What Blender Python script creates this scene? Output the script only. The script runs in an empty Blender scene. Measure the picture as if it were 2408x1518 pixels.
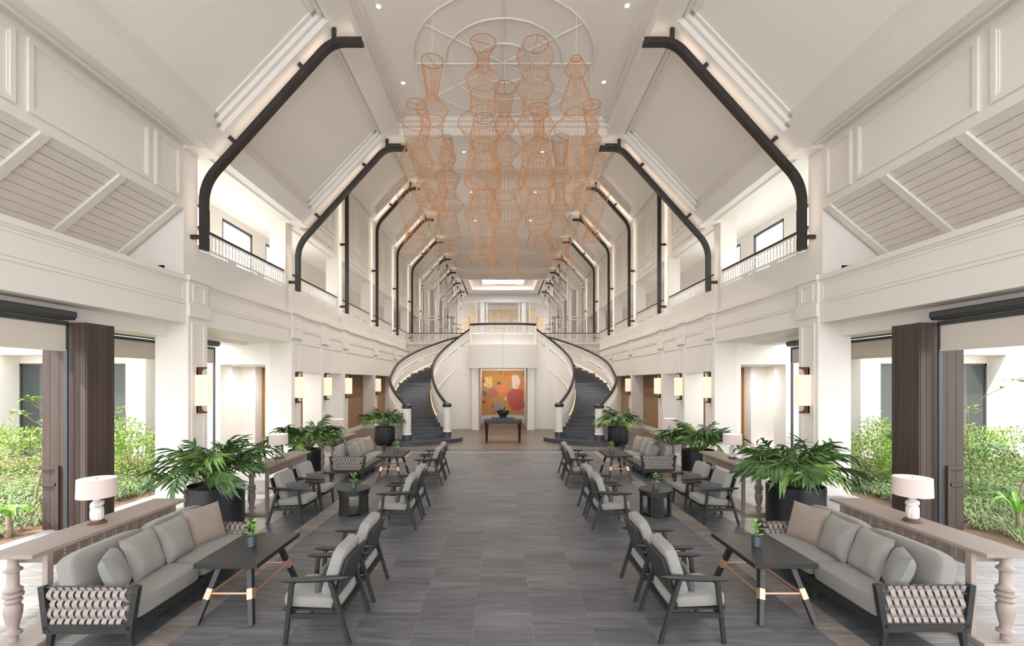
import bpy, math, random
from mathutils import Vector, Matrix
random.seed(7)
sc = bpy.context.scene
C = sc.collection
PI = math.pi
# ---------------------------------------------------------------- camera, sky, sun, exposure
cam_d = bpy.data.cameras.new('camera'); cam = bpy.data.objects.new('camera', cam_d); C.objects.link(cam)
cam.location = (0, 0, 2.5); cam.rotation_euler = (PI/2, 0, 0)
cam_d.sensor_width = 36; cam_d.lens = 36*1090/2408
cam_d.shift_x = (1204-1183)/2408; cam_d.shift_y = (896-759)/2408
cam_d.clip_end = 300
sc.camera = cam
w = bpy.data.worlds.new('sky'); sc.world = w; w.use_nodes = True
bg = w.node_tree.nodes['Background']; bg.inputs[0].default_value = (.93, .96, 1.0, 1); bg.inputs[1].default_value = 3.15
sun_d = bpy.data.lights.new('sun', 'SUN'); sun_d.energy = 4.8; sun_d.angle = math.radians(1.0); sun_d.color = (1, .95, .87)
sun = bpy.data.objects.new('sun', sun_d); C.objects.link(sun)
sun.rotation_euler = Vector((.60, .36, -.72)).to_track_quat('-Z', 'Y').to_euler()
sc.view_settings.view_transform = 'Standard'; sc.view_settings.look = 'None'
sc.view_settings.gamma = 1; sc.view_settings.use_curve_mapping = False
sc.view_settings.exposure = 0.62
sc.cycles.use_denoising = True
sc.cycles.max_bounces = 10; sc.cycles.diffuse_bounces = 6; sc.cycles.glossy_bounces = 3
sc.cycles.transmission_bounces = 4; sc.cycles.transparent_max_bounces = 8
sc.cycles.sample_clamp_indirect = 6; sc.cycles.caustics_reflective = False; sc.cycles.caustics_refractive = False

# ---------------------------------------------------------------- materials
def srgb(*c):
    return tuple((v/255/12.92 if v/255 <= .04045 else ((v/255+.055)/1.055)**2.4) for v in c)
def newmat(name):
    m = bpy.data.materials.new(name); m.use_nodes = True
    return m, m.node_tree, m.node_tree.nodes['Principled BSDF']
def N(nt, t, **kw):
    n = nt.nodes.new(t)
    for k, v in kw.items():
        setattr(n, k, v)
    return n
def mat(name, rgb, rough=.6, metal=0, var=0, scale=(4, 4, 4), bump=0, bscale=60, emit=None, es=0, coords='Object', detail=3, alt=None, sheen=0):
    m, nt, b = newmat(name)
    c = srgb(*rgb)
    b.inputs['Base Color'].default_value = (*c, 1); b.inputs['Roughness'].default_value = rough
    b.inputs['Metallic'].default_value = metal
    if sheen: b.inputs['Sheen Weight'].default_value = sheen
    tc = N(nt, 'ShaderNodeTexCoord')
    if var or alt:
        mp = N(nt, 'ShaderNodeMapping'); mp.inputs['Scale'].default_value = scale
        nt.links.new(tc.outputs[coords], mp.inputs[0])
        n = N(nt, 'ShaderNodeTexNoise'); n.inputs['Scale'].default_value = 1; n.inputs['Detail'].default_value = detail
        nt.links.new(mp.outputs[0], n.inputs['Vector'])
        r = N(nt, 'ShaderNodeValToRGB'); r.color_ramp.elements[0].position = .3; r.color_ramp.elements[1].position = .7
        a2 = srgb(*alt) if alt else tuple(min(1, v*(1+var)) for v in c)
        r.color_ramp.elements[0].color = (*[v*(1-var) for v in c], 1); r.color_ramp.elements[1].color = (*a2, 1)
        nt.links.new(n.outputs['Fac'], r.inputs[0]); nt.links.new(r.outputs[0], b.inputs['Base Color'])
    if bump:
        n2 = N(nt, 'ShaderNodeTexNoise'); n2.inputs['Scale'].default_value = bscale; n2.inputs['Detail'].default_value = 4
        nt.links.new(tc.outputs[coords], n2.inputs['Vector'])
        bp = N(nt, 'ShaderNodeBump'); bp.inputs['Strength'].default_value = bump; bp.inputs['Distance'].default_value = .01
        nt.links.new(n2.outputs['Fac'], bp.inputs['Height']); nt.links.new(bp.outputs[0], b.inputs['Normal'])
    if emit:
        b.inputs['Emission Color'].default_value = (*srgb(*emit), 1); b.inputs['Emission Strength'].default_value = es
    return m
def tile_mat(name, rgb, px, py, ox, oy, rough=.38, warm=.06):
    """stone tile: tone and vein pattern change from tile to tile, by the tile's own cell in the floor grid"""
    m, nt, b = newmat(name)
    g = N(nt, 'ShaderNodeNewGeometry')
    ad = N(nt, 'ShaderNodeVectorMath', operation='ADD'); ad.inputs[1].default_value = (ox, oy, 0)
    dv = N(nt, 'ShaderNodeVectorMath', operation='DIVIDE'); dv.inputs[1].default_value = (px, py, 1000)
    fl = N(nt, 'ShaderNodeVectorMath', operation='FLOOR')
    wn = N(nt, 'ShaderNodeTexWhiteNoise')
    nt.links.new(g.outputs['Position'], ad.inputs[0]); nt.links.new(ad.outputs[0], dv.inputs[0])
    nt.links.new(dv.outputs[0], fl.inputs[0]); nt.links.new(fl.outputs[0], wn.inputs['Vector'])
    sc2 = N(nt, 'ShaderNodeVectorMath', operation='SCALE'); sc2.inputs['Scale'].default_value = 40
    nt.links.new(wn.outputs['Color'], sc2.inputs[0])
    a3 = N(nt, 'ShaderNodeVectorMath', operation='ADD'); nt.links.new(g.outputs['Position'], a3.inputs[0]); nt.links.new(sc2.outputs[0], a3.inputs[1])
    mp = N(nt, 'ShaderNodeMapping'); mp.inputs['Scale'].default_value = (1.1, 8, 1); mp.inputs['Rotation'].default_value = (0, 0, .12)
    nt.links.new(a3.outputs[0], mp.inputs[0])
    no = N(nt, 'ShaderNodeTexNoise'); no.inputs['Scale'].default_value = 1.2; no.inputs['Detail'].default_value = 5; no.inputs['Distortion'].default_value = 1.2
    nt.links.new(mp.outputs[0], no.inputs['Vector'])
    r = N(nt, 'ShaderNodeValToRGB'); c = srgb(*rgb)
    e = r.color_ramp.elements
    e[0].position = .25; e[0].color = (*[v*.58 for v in c], 1); e[1].position = .75; e[1].color = (*[min(1, v*1.5) for v in c], 1)
    x = e.new(.5); x.color = (*c, 1)
    nt.links.new(no.outputs['Fac'], r.inputs[0])
    mr = N(nt, 'ShaderNodeMapRange'); mr.inputs['To Min'].default_value = .84; mr.inputs['To Max'].default_value = 1.18
    nt.links.new(wn.outputs['Value'], mr.inputs['Value'])
    mx = N(nt, 'ShaderNodeVectorMath', operation='SCALE'); nt.links.new(r.outputs[0], mx.inputs[0]); nt.links.new(mr.outputs[0], mx.inputs['Scale'])
    nt.links.new(mx.outputs[0], b.inputs['Base Color'])
    b.inputs['Roughness'].default_value = rough
    return m
M = {}
M['white'] = mat('warm white paint', (228, 223, 217), .55, var=.015, scale=(.8, .8, .8))
M['ceil'] = mat('greige ceiling paint', (234, 229, 224), .6, var=.015, scale=(.5, .5, .5))
M['plank'] = mat('painted soffit board', (224, 217, 209), .5, var=.02)
M['fac'] = mat('white render', (236, 233, 228), .8, bump=.1, bscale=30)
M['rib'] = mat('blackened timber', (44, 40, 38), .42, var=.25, scale=(6, 6, 1.5), bump=.15)
M['hand'] = mat('dark bronze handrail', (34, 29, 26), .5)
M['black'] = mat('black stained ash', (42, 42, 43), .4, var=.3, scale=(3, 60, 60), bump=.1, bscale=120)
M['blackt'] = mat('black stained oak table', (38, 38, 38), .42, var=.3, scale=(60, 4, 60), bump=.15, bscale=90)
M['plantm'] = mat('dark glazed planter', (42, 43, 47), .3, metal=.15, var=.2, scale=(3, 3, .4))
M['soil'] = mat('potting soil', (30, 24, 20), .95, bump=.6, bscale=60)
M['fabric'] = mat('pale grey woven fabric', (140, 137, 132), .95, var=.20, scale=(210, 210, 90), bump=.5, bscale=300, sheen=.2)
M['pillow'] = mat('light grey linen', (142, 138, 133), .95, var=.18, scale=(210, 90, 210), bump=.5, bscale=300, sheen=.2)
M['pillowg'] = mat('cool grey linen', (130, 129, 126), .95, var=.18, scale=(210, 90, 210), bump=.5, bscale=300, sheen=.2)
M['taupe'] = mat('taupe satin fabric', (140, 126, 115), .6, var=.10, scale=(90, 90, 20), bump=.2, bscale=200, sheen=.3)
M['dpill'] = mat('charcoal slub fabric', (88, 89, 90), .95, var=.18, scale=(20, 120, 120), bump=.3, bscale=300)
M['strap'] = mat('mauve grey leather strap', (150, 140, 134), .6, var=.04)
M['copper'] = mat('brushed copper', (224, 172, 146), .38, metal=.6)
M['wire'] = mat('copper wire', (204, 146, 98), .5, metal=.15)
M['wired'] = mat('dark copper ring', (140, 98, 72), .45, metal=.5)
M['lime'] = mat('limed oak', (147, 133, 124), .55, var=.10, scale=(25, 2.5, 25), bump=.08, bscale=80)
M['limev'] = mat('limed oak turned', (160, 146, 138), .5, var=.06, scale=(20, 20, 3))
M['ceram'] = mat('white veined ceramic', (214, 212, 210), .3, var=.22, scale=(30, 30, 8), alt=(226, 224, 222))
M['walnut'] = mat('walnut base', (86, 60, 46), .45, var=.2, scale=(10, 10, 10))
M['shadec'] = mat('linen lamp shade', (196, 182, 178), .9, emit=(255, 225, 205), es=.08)
M['sconce'] = mat('lit parchment sconce', (225, 202, 178), .8, emit=(255, 228, 198), es=.42)
M['bronze'] = mat('dark wood bracket', (86, 54, 40), .5)
M['track'] = mat('charcoal blind housing', (56, 60, 62), .4)
M['blind'] = mat('beige roller fabric', (206, 198, 186), .9)
M['col'] = mat('brown timber cladding', (72, 58, 52), .6, var=.16, scale=(12, 12, 1), bump=.1, bscale=80)
M['gap'] = mat('shadow joint', (120, 112, 104), .8)
M['cold'] = mat('dark joint', (50, 40, 34), .7)
M['pot'] = mat('brushed steel cup', (104, 108, 116), .35, metal=.7)
M['succ'] = mat('bright green succulent leaf', (122, 176, 62), .5, var=.2, scale=(20, 20, 20))
M['leafd'] = mat('deep green philodendron', (46, 74, 38), .36, var=.35, scale=(9, 9, 9), alt=(84, 122, 58))
M['leafl'] = mat('mid green philodendron', (84, 124, 52), .38, var=.3, scale=(9, 9, 9), alt=(138, 172, 84))
M['stemg'] = mat('green stem', (84, 116, 58), .5)
M['flower'] = mat('white spathe', (232, 232, 222), .5)
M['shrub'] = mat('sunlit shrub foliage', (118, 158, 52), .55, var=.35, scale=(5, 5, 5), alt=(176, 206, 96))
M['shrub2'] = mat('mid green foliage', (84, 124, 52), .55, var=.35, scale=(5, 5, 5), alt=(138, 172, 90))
M['grass'] = mat('variegated border grass', (96, 130, 66), .6, var=.3, scale=(3, 3, 3), alt=(182, 196, 140), coords='Generated')
M['lawn'] = mat('mown grass', (112, 150, 60), .8, var=.2, scale=(20, 20, 20))
M['bark'] = mat('grey bark', (150, 132, 112), .85, var=.2, scale=(8, 8, 8))
M['earth'] = mat('garden soil', (122, 98, 78), .95, var=.25, scale=(3, 3, 3), bump=.5, bscale=20)
M['glass'] = None
m, nt, b = newmat('window glass'); nt.nodes.remove(b)
tr = N(nt, 'ShaderNodeBsdfTransparent'); tr.inputs[0].default_value = (.93, .96, .95, 1); gl = N(nt, 'ShaderNodeBsdfGlossy'); gl.inputs['Roughness'].default_value = .02
mx = N(nt, 'ShaderNodeMixShader')
mx.inputs[0].default_value = .07; nt.links.new(tr.outputs[0], mx.inputs[1]); nt.links.new(gl.outputs[0], mx.inputs[2])
nt.links.new(mx.outputs[0], nt.nodes['Material Output'].inputs['Surface']); M['glass'] = m
M['dglass'] = mat('dark reflective glazing', (64, 70, 68), .06)
M['frame'] = mat('dark aluminium frame', (58, 62, 64), .4)
M['amber'] = mat('amber timber panel', (176, 128, 66), .5, var=.12, scale=(10, 10, 1))
M['brownw'] = mat('warm brown wall', (150, 118, 88), .6)
M['cream'] = mat('honey onyx panel', (214, 190, 154), .5, var=.12, scale=(2, 2, 2), emit=(235, 205, 160), es=.12)
M['warm'] = mat('warm led strip', (255, 240, 220), .5, emit=(255, 234, 208), es=2)
M['warmr'] = mat('rib led strip', (255, 240, 220), .5, emit=(255, 240, 222), es=6)
M['warmn'] = mat('near rib led strip', (255, 240, 220), .5, emit=(255, 236, 218), es=2.4)
M['warmc'] = mat('amber stair led', (255, 220, 170), .5, emit=(255, 196, 120), es=2.6)
M['skyl'] = mat('daylit skylight diffuser', (255, 255, 255), .5, emit=(236, 244, 255), es=8)
M['lampd'] = mat('downlight lens', (255, 240, 220), .5, emit=(255, 232, 205), es=9)
M['chrome'] = mat('downlight trim', (220, 214, 205), .4)
M['fan'] = mat('black fan', (40, 38, 36), .5)
M['grout'] = mat('grey grout', (146, 143, 140), .8)
M['slate'] = tile_mat('grey slate tile', (99, 100, 104), .6, .3, .3+6, .07)
M['slated'] = tile_mat('dark slate tile', (84, 87, 93), .6, .3, 6-.48, .07)
M['pale'] = tile_mat('pale taupe tile', (136, 127, 121), .3, .6, 9-.18, .07)
M['beige'] = tile_mat('warm beige tile', (150, 142, 134), .45, .6, 9-.03, .07)
M['outer'] = tile_mat('light grey veranda tile', (140, 137, 135), .6, .6, 9-.18, .07)
M['edge'] = mat('pale stone kerb', (186, 184, 182), .7, var=.05)
M['foyer'] = tile_mat('brown timber look tile', (106, 95, 85), 1.2, .2, 0, 0, .35)
# striped black marble of the stair
m, nt, b = newmat('diagonal striped black marble')
tc = N(nt, 'ShaderNodeNewGeometry'); mp = N(nt, 'ShaderNodeMapping'); mp.inputs['Rotation'].default_value = (0, .75, .5)
wv = N(nt, 'ShaderNodeTexWave'); wv.inputs['Scale'].default_value = 7; wv.inputs['Distortion'].default_value = 4; wv.inputs['Detail'].default_value = 4; wv.inputs['Detail Scale'].default_value = 2
r = N(nt, 'ShaderNodeValToRGB'); r.color_ramp.elements[0].color = (*srgb(30, 31, 35), 1); r.color_ramp.elements[1].color = (*srgb(92, 95, 102), 1)
nt.links.new(tc.outputs['Position'], mp.inputs[0]); nt.links.new(mp.outputs[0], wv.inputs[0]); nt.links.new(wv.outputs['Fac'], r.inputs[0])
nt.links.new(r.outputs[0], b.inputs['Base Color']); b.inputs['Roughness'].default_value = .28
M['marble'] = m
M['nose'] = mat('bronze stair nosing', (130, 108, 88), .4, metal=.4)

# ---------------------------------------------------------------- mesh helpers
class MB:
    def __init__(s): s.v = []; s.f = []; s.m = []
    def add(s, vs, fs, mi=0):
        o = len(s.v); s.v += [tuple(p) for p in vs]; s.f += [tuple(i+o for i in f) for f in fs]; s.m += [mi]*len(fs); return s
    def box(s, x0, x1, y0, y1, z0, z1, mi=0):
        if x0 > x1: x0, x1 = x1, x0
        if y0 > y1: y0, y1 = y1, y0
        if z0 > z1: z0, z1 = z1, z0
        return s.add([(x0,y0,z0),(x1,y0,z0),(x1,y1,z0),(x0,y1,z0),(x0,y0,z1),(x1,y0,z1),(x1,y1,z1),(x0,y1,z1)],
              [(0,3,2,1),(4,5,6,7),(0,1,5,4),(1,2,6,5),(2,3,7,6),(3,0,4,7)], mi)
    def cbox(s, c, d, mi=0):
        return s.box(c[0]-d[0]/2, c[0]+d[0]/2, c[1]-d[1]/2, c[1]+d[1]/2, c[2]-d[2]/2, c[2]+d[2]/2, mi)
    def bev(s, x0, x1, y0, y1, z0, z1, b=.01, mi=0):
        """box with chamfered edges (rounded rectangle sections along z)"""
        def ring(i, z):
            return [(x0+i+b, y0+i, z), (x1-i-b, y0+i, z), (x1-i, y0+i+b, z), (x1-i, y1-i-b, z), (x1-i-b, y1-i, z), (x0+i+b, y1-i, z), (x0+i, y1-i-b, z), (x0+i, y0+i+b, z)]
        rs = [ring(b, z0), ring(0, z0+b), ring(0, z1-b), ring(b, z1)]
        vs = [p for r_ in rs for p in r_]
        fs = [tuple(range(7, -1, -1)), tuple(range(24, 32))]
        for k in range(3):
            for i in range(8):
                j = (i+1) % 8; fs.append((k*8+i, k*8+j, k*8+8+j, k*8+8+i))
        return s.add(vs, fs, mi)
    def hexa(s, a, b_, mi=0):
        """a, b_: two lists of 4 points (matching order) -> closed hexahedron"""
        return s.add(list(a)+list(b_), [(0,1,2,3),(7,6,5,4),(0,4,5,1),(1,5,6,2),(2,6,7,3),(3,7,4,0)], mi)
    def prism_y(s, pts, y0, y1, mi=0):
        n = len(pts)
        vs = [(p[0], y0, p[1]) for p in pts]+[(p[0], y1, p[1]) for p in pts]
        fs = [tuple(range(n)), tuple(range(2*n-1, n-1, -1))]
        for i in range(n):
            j = (i+1) % n; fs.append((i, n+i, n+j, j))
        return s.add(vs, fs, mi)
    def beam(s, p, q, w_, h, mi=0, w2=None, h2=None, up=(0, 0, 1)):
        p, q = Vector(p), Vector(q); d = (q-p).normalized(); u = Vector(up)
        if abs(d.dot(u)) > .95: u = Vector((1, 0, 0))
        a = d.cross(u).normalized(); b_ = a.cross(d).normalized()
        w2 = w2 or w_; h2 = h2 or h
        f = lambda c, ww, hh: [c-a*ww/2-b_*hh/2, c+a*ww/2-b_*hh/2, c+a*ww/2+b_*hh/2, c-a*ww/2+b_*hh/2]
        return s.hexa(f(p, w_, h), f(q, w2, h2), mi)
    def tube(s, pts, r0, n=6, mi=0, r1=None, closed=False, caps=True):
        pts = [Vector(p) for p in pts]; L = len(pts); r1 = r0 if r1 is None else r1
        vs = []; a = None
        for i, p in enumerate(pts):
            if closed: d = (pts[(i+1) % L]-pts[i-1]).normalized()
            else: d = (pts[min(i+1, L-1)]-pts[max(i-1, 0)]).normalized()
            if a is None:
                u = Vector((0, 0, 1)) if abs(d.z) < .9 else Vector((1, 0, 0))
                a = d.cross(u).normalized()
            else:
                a = (a-d*a.dot(d)).normalized()
            b_ = d.cross(a); rr = r0+(r1-r0)*i/max(1, L-1)
            for k in range(n):
                t = 2*PI*k/n; vs.append(p+a*math.cos(t)*rr+b_*math.sin(t)*rr)
        fs = []
        for i in range(L if closed else L-1):
            i2 = (i+1) % L
            for k in range(n):
                k2 = (k+1) % n; fs.append((i*n+k, i*n+k2, i2*n+k2, i2*n+k))
        if not closed and caps:
            fs.append(tuple(range(n-1, -1, -1))); fs.append(tuple((L-1)*n+k for k in range(n)))
        return s.add(vs, fs, mi)
    def lathe(s, prof, n=24, c=(0, 0, 0), mi=0, twist=0, flute=0, nf=0):
        vs = []; fs = []
        for i, (r_, z) in enumerate(prof):
            for k in range(n):
                t = 2*PI*k/n; rr = r_*(1+flute*math.cos(nf*(t+twist*z)))
                vs.append((c[0]+rr*math.cos(t), c[1]+rr*math.sin(t), c[2]+z))
        for i in range(len(prof)-1):
            for k in range(n):
                k2 = (k+1) % n; fs.append((i*n+k, i*n+k2, (i+1)*n+k2, (i+1)*n+k))
        if prof[0][0] > 1e-4: fs.append(tuple(range(n-1, -1, -1)))
        if prof[-1][0] > 1e-4: fs.append(tuple((len(prof)-1)*n+k for k in range(n)))
        return s.add(vs, fs, mi)
    def soft(s, sx, sy, sz, e=.35, n=10, mi=0, M4=None, puff=0):
        """rounded cushion: superellipsoid box of full size sx, sy, sz; puff bulges the broad faces"""
        vs = []; fs = []
        def sp(v, p): return math.copysign(abs(v)**p, v)
        nu, nv = n*4, n*2
        for i in range(nv+1):
            ph = -PI/2+PI*i/nv
            for k in range(nu):
                t = 2*PI*k/nu
                x = sx/2*sp(math.cos(ph), e)*sp(math.cos(t), e*.8)
                y = sy/2*sp(math.cos(ph), e)*sp(math.sin(t), e*.8)
                z = sz/2*sp(math.sin(ph), e)
                if puff:
                    z *= 1+puff*(1-(2*x/sx)**2)*(1-(2*y/sy)**2)
                vs.append((x, y, z))
        for i in range(nv):
            for k in range(nu):
                k2 = (k+1) % nu; fs.append((i*nu+k, i*nu+k2, (i+1)*nu+k2, (i+1)*nu+k))
        if M4 is not None: vs = [M4 @ Vector(v) for v in vs]
        return s.add(vs, fs, mi)
    def pillow(s, wx, wy, th, n=12, M4=None, mi=0, seed=0):
        rnd = random.Random(seed); ph = [rnd.uniform(0, 6) for _ in range(4)]
        vs = []; fs = []; m_ = n+1
        for side in (1, -1):
            for j in range(m_):
                for i in range(m_):
                    u = 2*i/n-1; v = 2*j/n-1
                    h = (max(0, (1-u**4))*max(0, (1-v**4)))**.55
                    h *= .9+.1*math.sin(3*u+ph[0])*math.sin(3*v+ph[1])
                    px_ = u*wx/2*(1-.07*(1-abs(v)**2)*abs(u)); py_ = v*wy/2*(1-.07*(1-abs(u)**2)*abs(v))
                    vs.append((px_, py_, side*h*th/2))
        for sd in (0, 1):
            o = sd*m_*m_
            for j in range(n):
                for i in range(n):
                    q = (o+j*m_+i, o+j*m_+i+1, o+(j+1)*m_+i+1, o+(j+1)*m_+i)
                    fs.append(q if sd == 0 else q[::-1])
        if M4 is not None: vs = [M4 @ Vector(v) for v in vs]
        return s.add(vs, fs, mi)
    def mesh(s, name, mats, smooth=False):
        me = bpy.data.meshes.new(name); me.from_pydata(s.v, [], s.f)
        for m_ in (mats if isinstance(mats, (list, tuple)) else [mats]): me.materials.append(m_)
        if any(s.m): me.polygons.foreach_set('material_index', s.m)
        if smooth:
            me.polygons.foreach_set('use_smooth', [True]*len(me.polygons))
            me.set_sharp_from_angle(angle=math.radians(38))
        me.update(); return me
    def build(s, name, mats, parent=None, smooth=False, kind=None, label=None):
        return link(name, s.mesh(name, mats, smooth), parent, kind=kind, label=label)
def link(name, me, parent=None, loc=None, rz=0, kind=None, label=None):
    o = bpy.data.objects.new(name, me); C.objects.link(o)
    if parent: o.parent = parent
    if loc: o.location = loc
    if rz: o.rotation_euler = (0, 0, rz)
    if kind: o['kind'] = kind
    if label: o['label'] = label
    return o
def tag(o, label, cat, group=None):
    o['label'] = label; o['category'] = cat
    if group: o['group'] = group
    return o
def thing(name, label, cat, loc=(0, 0, 0), rz=0, group=None):
    o = bpy.data.objects.new(name, None); C.objects.link(o); o.location = loc; o.rotation_euler = (0, 0, rz)
    return tag(o, label, cat, group)
def kids(o, _c={}):
    return [x for x in bpy.data.objects if x.parent == o]
def dup(root, loc, rz, label, group=None, tree=None):
    tree = tree or TREES.setdefault(root.name, None) or snapshot(root)
    TREES[root.name] = tree
    r_ = root.copy(); C.objects.link(r_); r_.location = loc; r_.rotation_euler = (0, 0, rz); r_['label'] = label
    if group: r_['group'] = group
    for ch, subs in tree:
        c = ch.copy(); C.objects.link(c); c.parent = r_
        for g in subs:
            d = g.copy(); C.objects.link(d); d.parent = c
    return r_
TREES = {}
def snapshot(root): return [(c, kids(c)) for c in kids(root)]
def struct(name, mb, m_, parent=None, smooth=False):
    o = mb.build(name, m_, parent, smooth)
    if parent is None: o['kind'] = 'structure'
    return o
def sempty(name):
    o = bpy.data.objects.new(name, None); C.objects.link(o); o['kind'] = 'structure'; return o
K = 2725.0
SIDE = {-1: 'left', 1: 'right'}

# ================================================================ GEOMETRY CONSTANTS
XP, XW, XU = 6.85, 6.93, 7.03          # pilaster face, frieze face, upper wall face
YB = [10.2+4.78*k for k in range(11)]   # arch lines
ZC = 3.77

# ---------------------------------------------------------------- floor
floor = sempty('floor')
MB().box(-20, 20, -8, 16.5, -.3, -.0122).box(-9.6, 9.6, 16.5, 34, -.3, -.012).build('grout_bed', M['grout'], floor)
MB().box(-7.66, 7.66, -7, 17.1, -.012, -.0016).box(-8.76, -7.66, 10.75, 15.1, -.012, -.0016).box(7.66, 8.76, 10.75, 15.1, -.012, -.0016).build('grout', M['grout'], floor)
tiles = []
def run(xa, xb, wd, y0, y1, ln, mk):
    x = xa
    while x < xb-1e-3:
        x2 = min(x+wd, xb); y = y0
        while y < y1-1e-3:
            y2 = min(y+ln, y1); tiles.append((mk, x, x2, y, y2)); y = y2
        x = x2
YJ = 4.63-.9
xs = [-3.18, -2.7, -2.1, -1.5, -.9, -.3, .3, .9, 1.5, 2.1, 2.7, 3.18]
for a, b2 in zip(xs, xs[1:]): run(a, b2, b2-a, YJ, 16.2, .3, 'slate')
for s in (-1, 1):
    def r2(xa, xb, wd, y0, y1, ln, mk):
        if s > 0: run(xa, xb, wd, y0, y1, ln, mk)
        else: run(-xb, -xa, wd, y0, y1, ln, mk)
    r2(3.18, 3.48, .3, YJ, 16.2, .6, 'pale'); r2(3.48, 4.08, .6, YJ, 16.2, .3, 'slated')
    r2(4.08, 4.98, .45, YJ, 16.2, .6, 'beige'); r2(4.98, 7.38, .6, YJ-.6, 16.2, .6, 'outer')
    r2(7.38, 7.68, .3, YJ-.6, 10.73, .9, 'edge'); r2(7.38, 8.58, .6, 10.73, 15.1, .6, 'outer'); r2(8.58, 8.78, .2, 10.73, 15.1, .9, 'edge')
run(-7.4, 7.4, 1.2, 16.2, 16.5, .3, 'pale'); run(-7.4, 7.4, 1.2, 16.5, 17.1, .6, 'slated')
def app(t):
    mk, x0, x1, y0, y1 = t; y = (y0+y1)/2; xc = (x0+x1)/2
    vis = abs(xc)/y < 1.12 and y > 4.1
    return (1 if vis else .01)*(x1-x0)*(y1-y0)/y**3
tiles.sort(key=app, reverse=True)
cache = {}
for i, (mk, x0, x1, y0, y1) in enumerate(tiles[:300]):
    key = (mk, round(x1-x0, 2), round(y1-y0, 2))
    if key not in cache:
        a, b2 = (x1-x0)/2-.0016, (y1-y0)/2-.0016
        cache[key] = MB().bev(-a, a, -b2, b2, -.012, 0, .0008).mesh('floor_tile', M[mk])
    link('floor_tile', cache[key], floor, ((x0+x1)/2, (y0+y1)/2, 0))
mk_i = {k: i for i, k in enumerate(['slate', 'pale', 'slated', 'beige', 'outer', 'edge'])}
mb = MB()
for (mk, x0, x1, y0, y1) in tiles[300:]: mb.box(x0+.0016, x1-.0016, y0+.0016, y1-.0016, -.012, 0, mk_i[mk])
mb.build('floor_tiles', [M[k] for k in mk_i], floor, kind='stuff')
mb = MB()
y = 17.1
while y < 34:
    x = -9.6+(hash(round(y*10)) % 5)*.24-1.2
    while x < 9.6:
        a, b2 = max(x, -9.6), min(x+1.2, 9.6)
        if b2 > a+.02: mb.box(a+.001, b2-.001, y+.001, min(y+.2, 34)-.001, -.012, 0)
        x += 1.2
    y += .2
mb.build('foyer_floorboards', M['foyer'], floor, kind='stuff')
mb = MB()
for s in (-1, 1): mb.box(s*7.69, s*19, -6, 15.1, -.011, -.004)
mb.build('garden_bed', M['earth'], floor)

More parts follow.
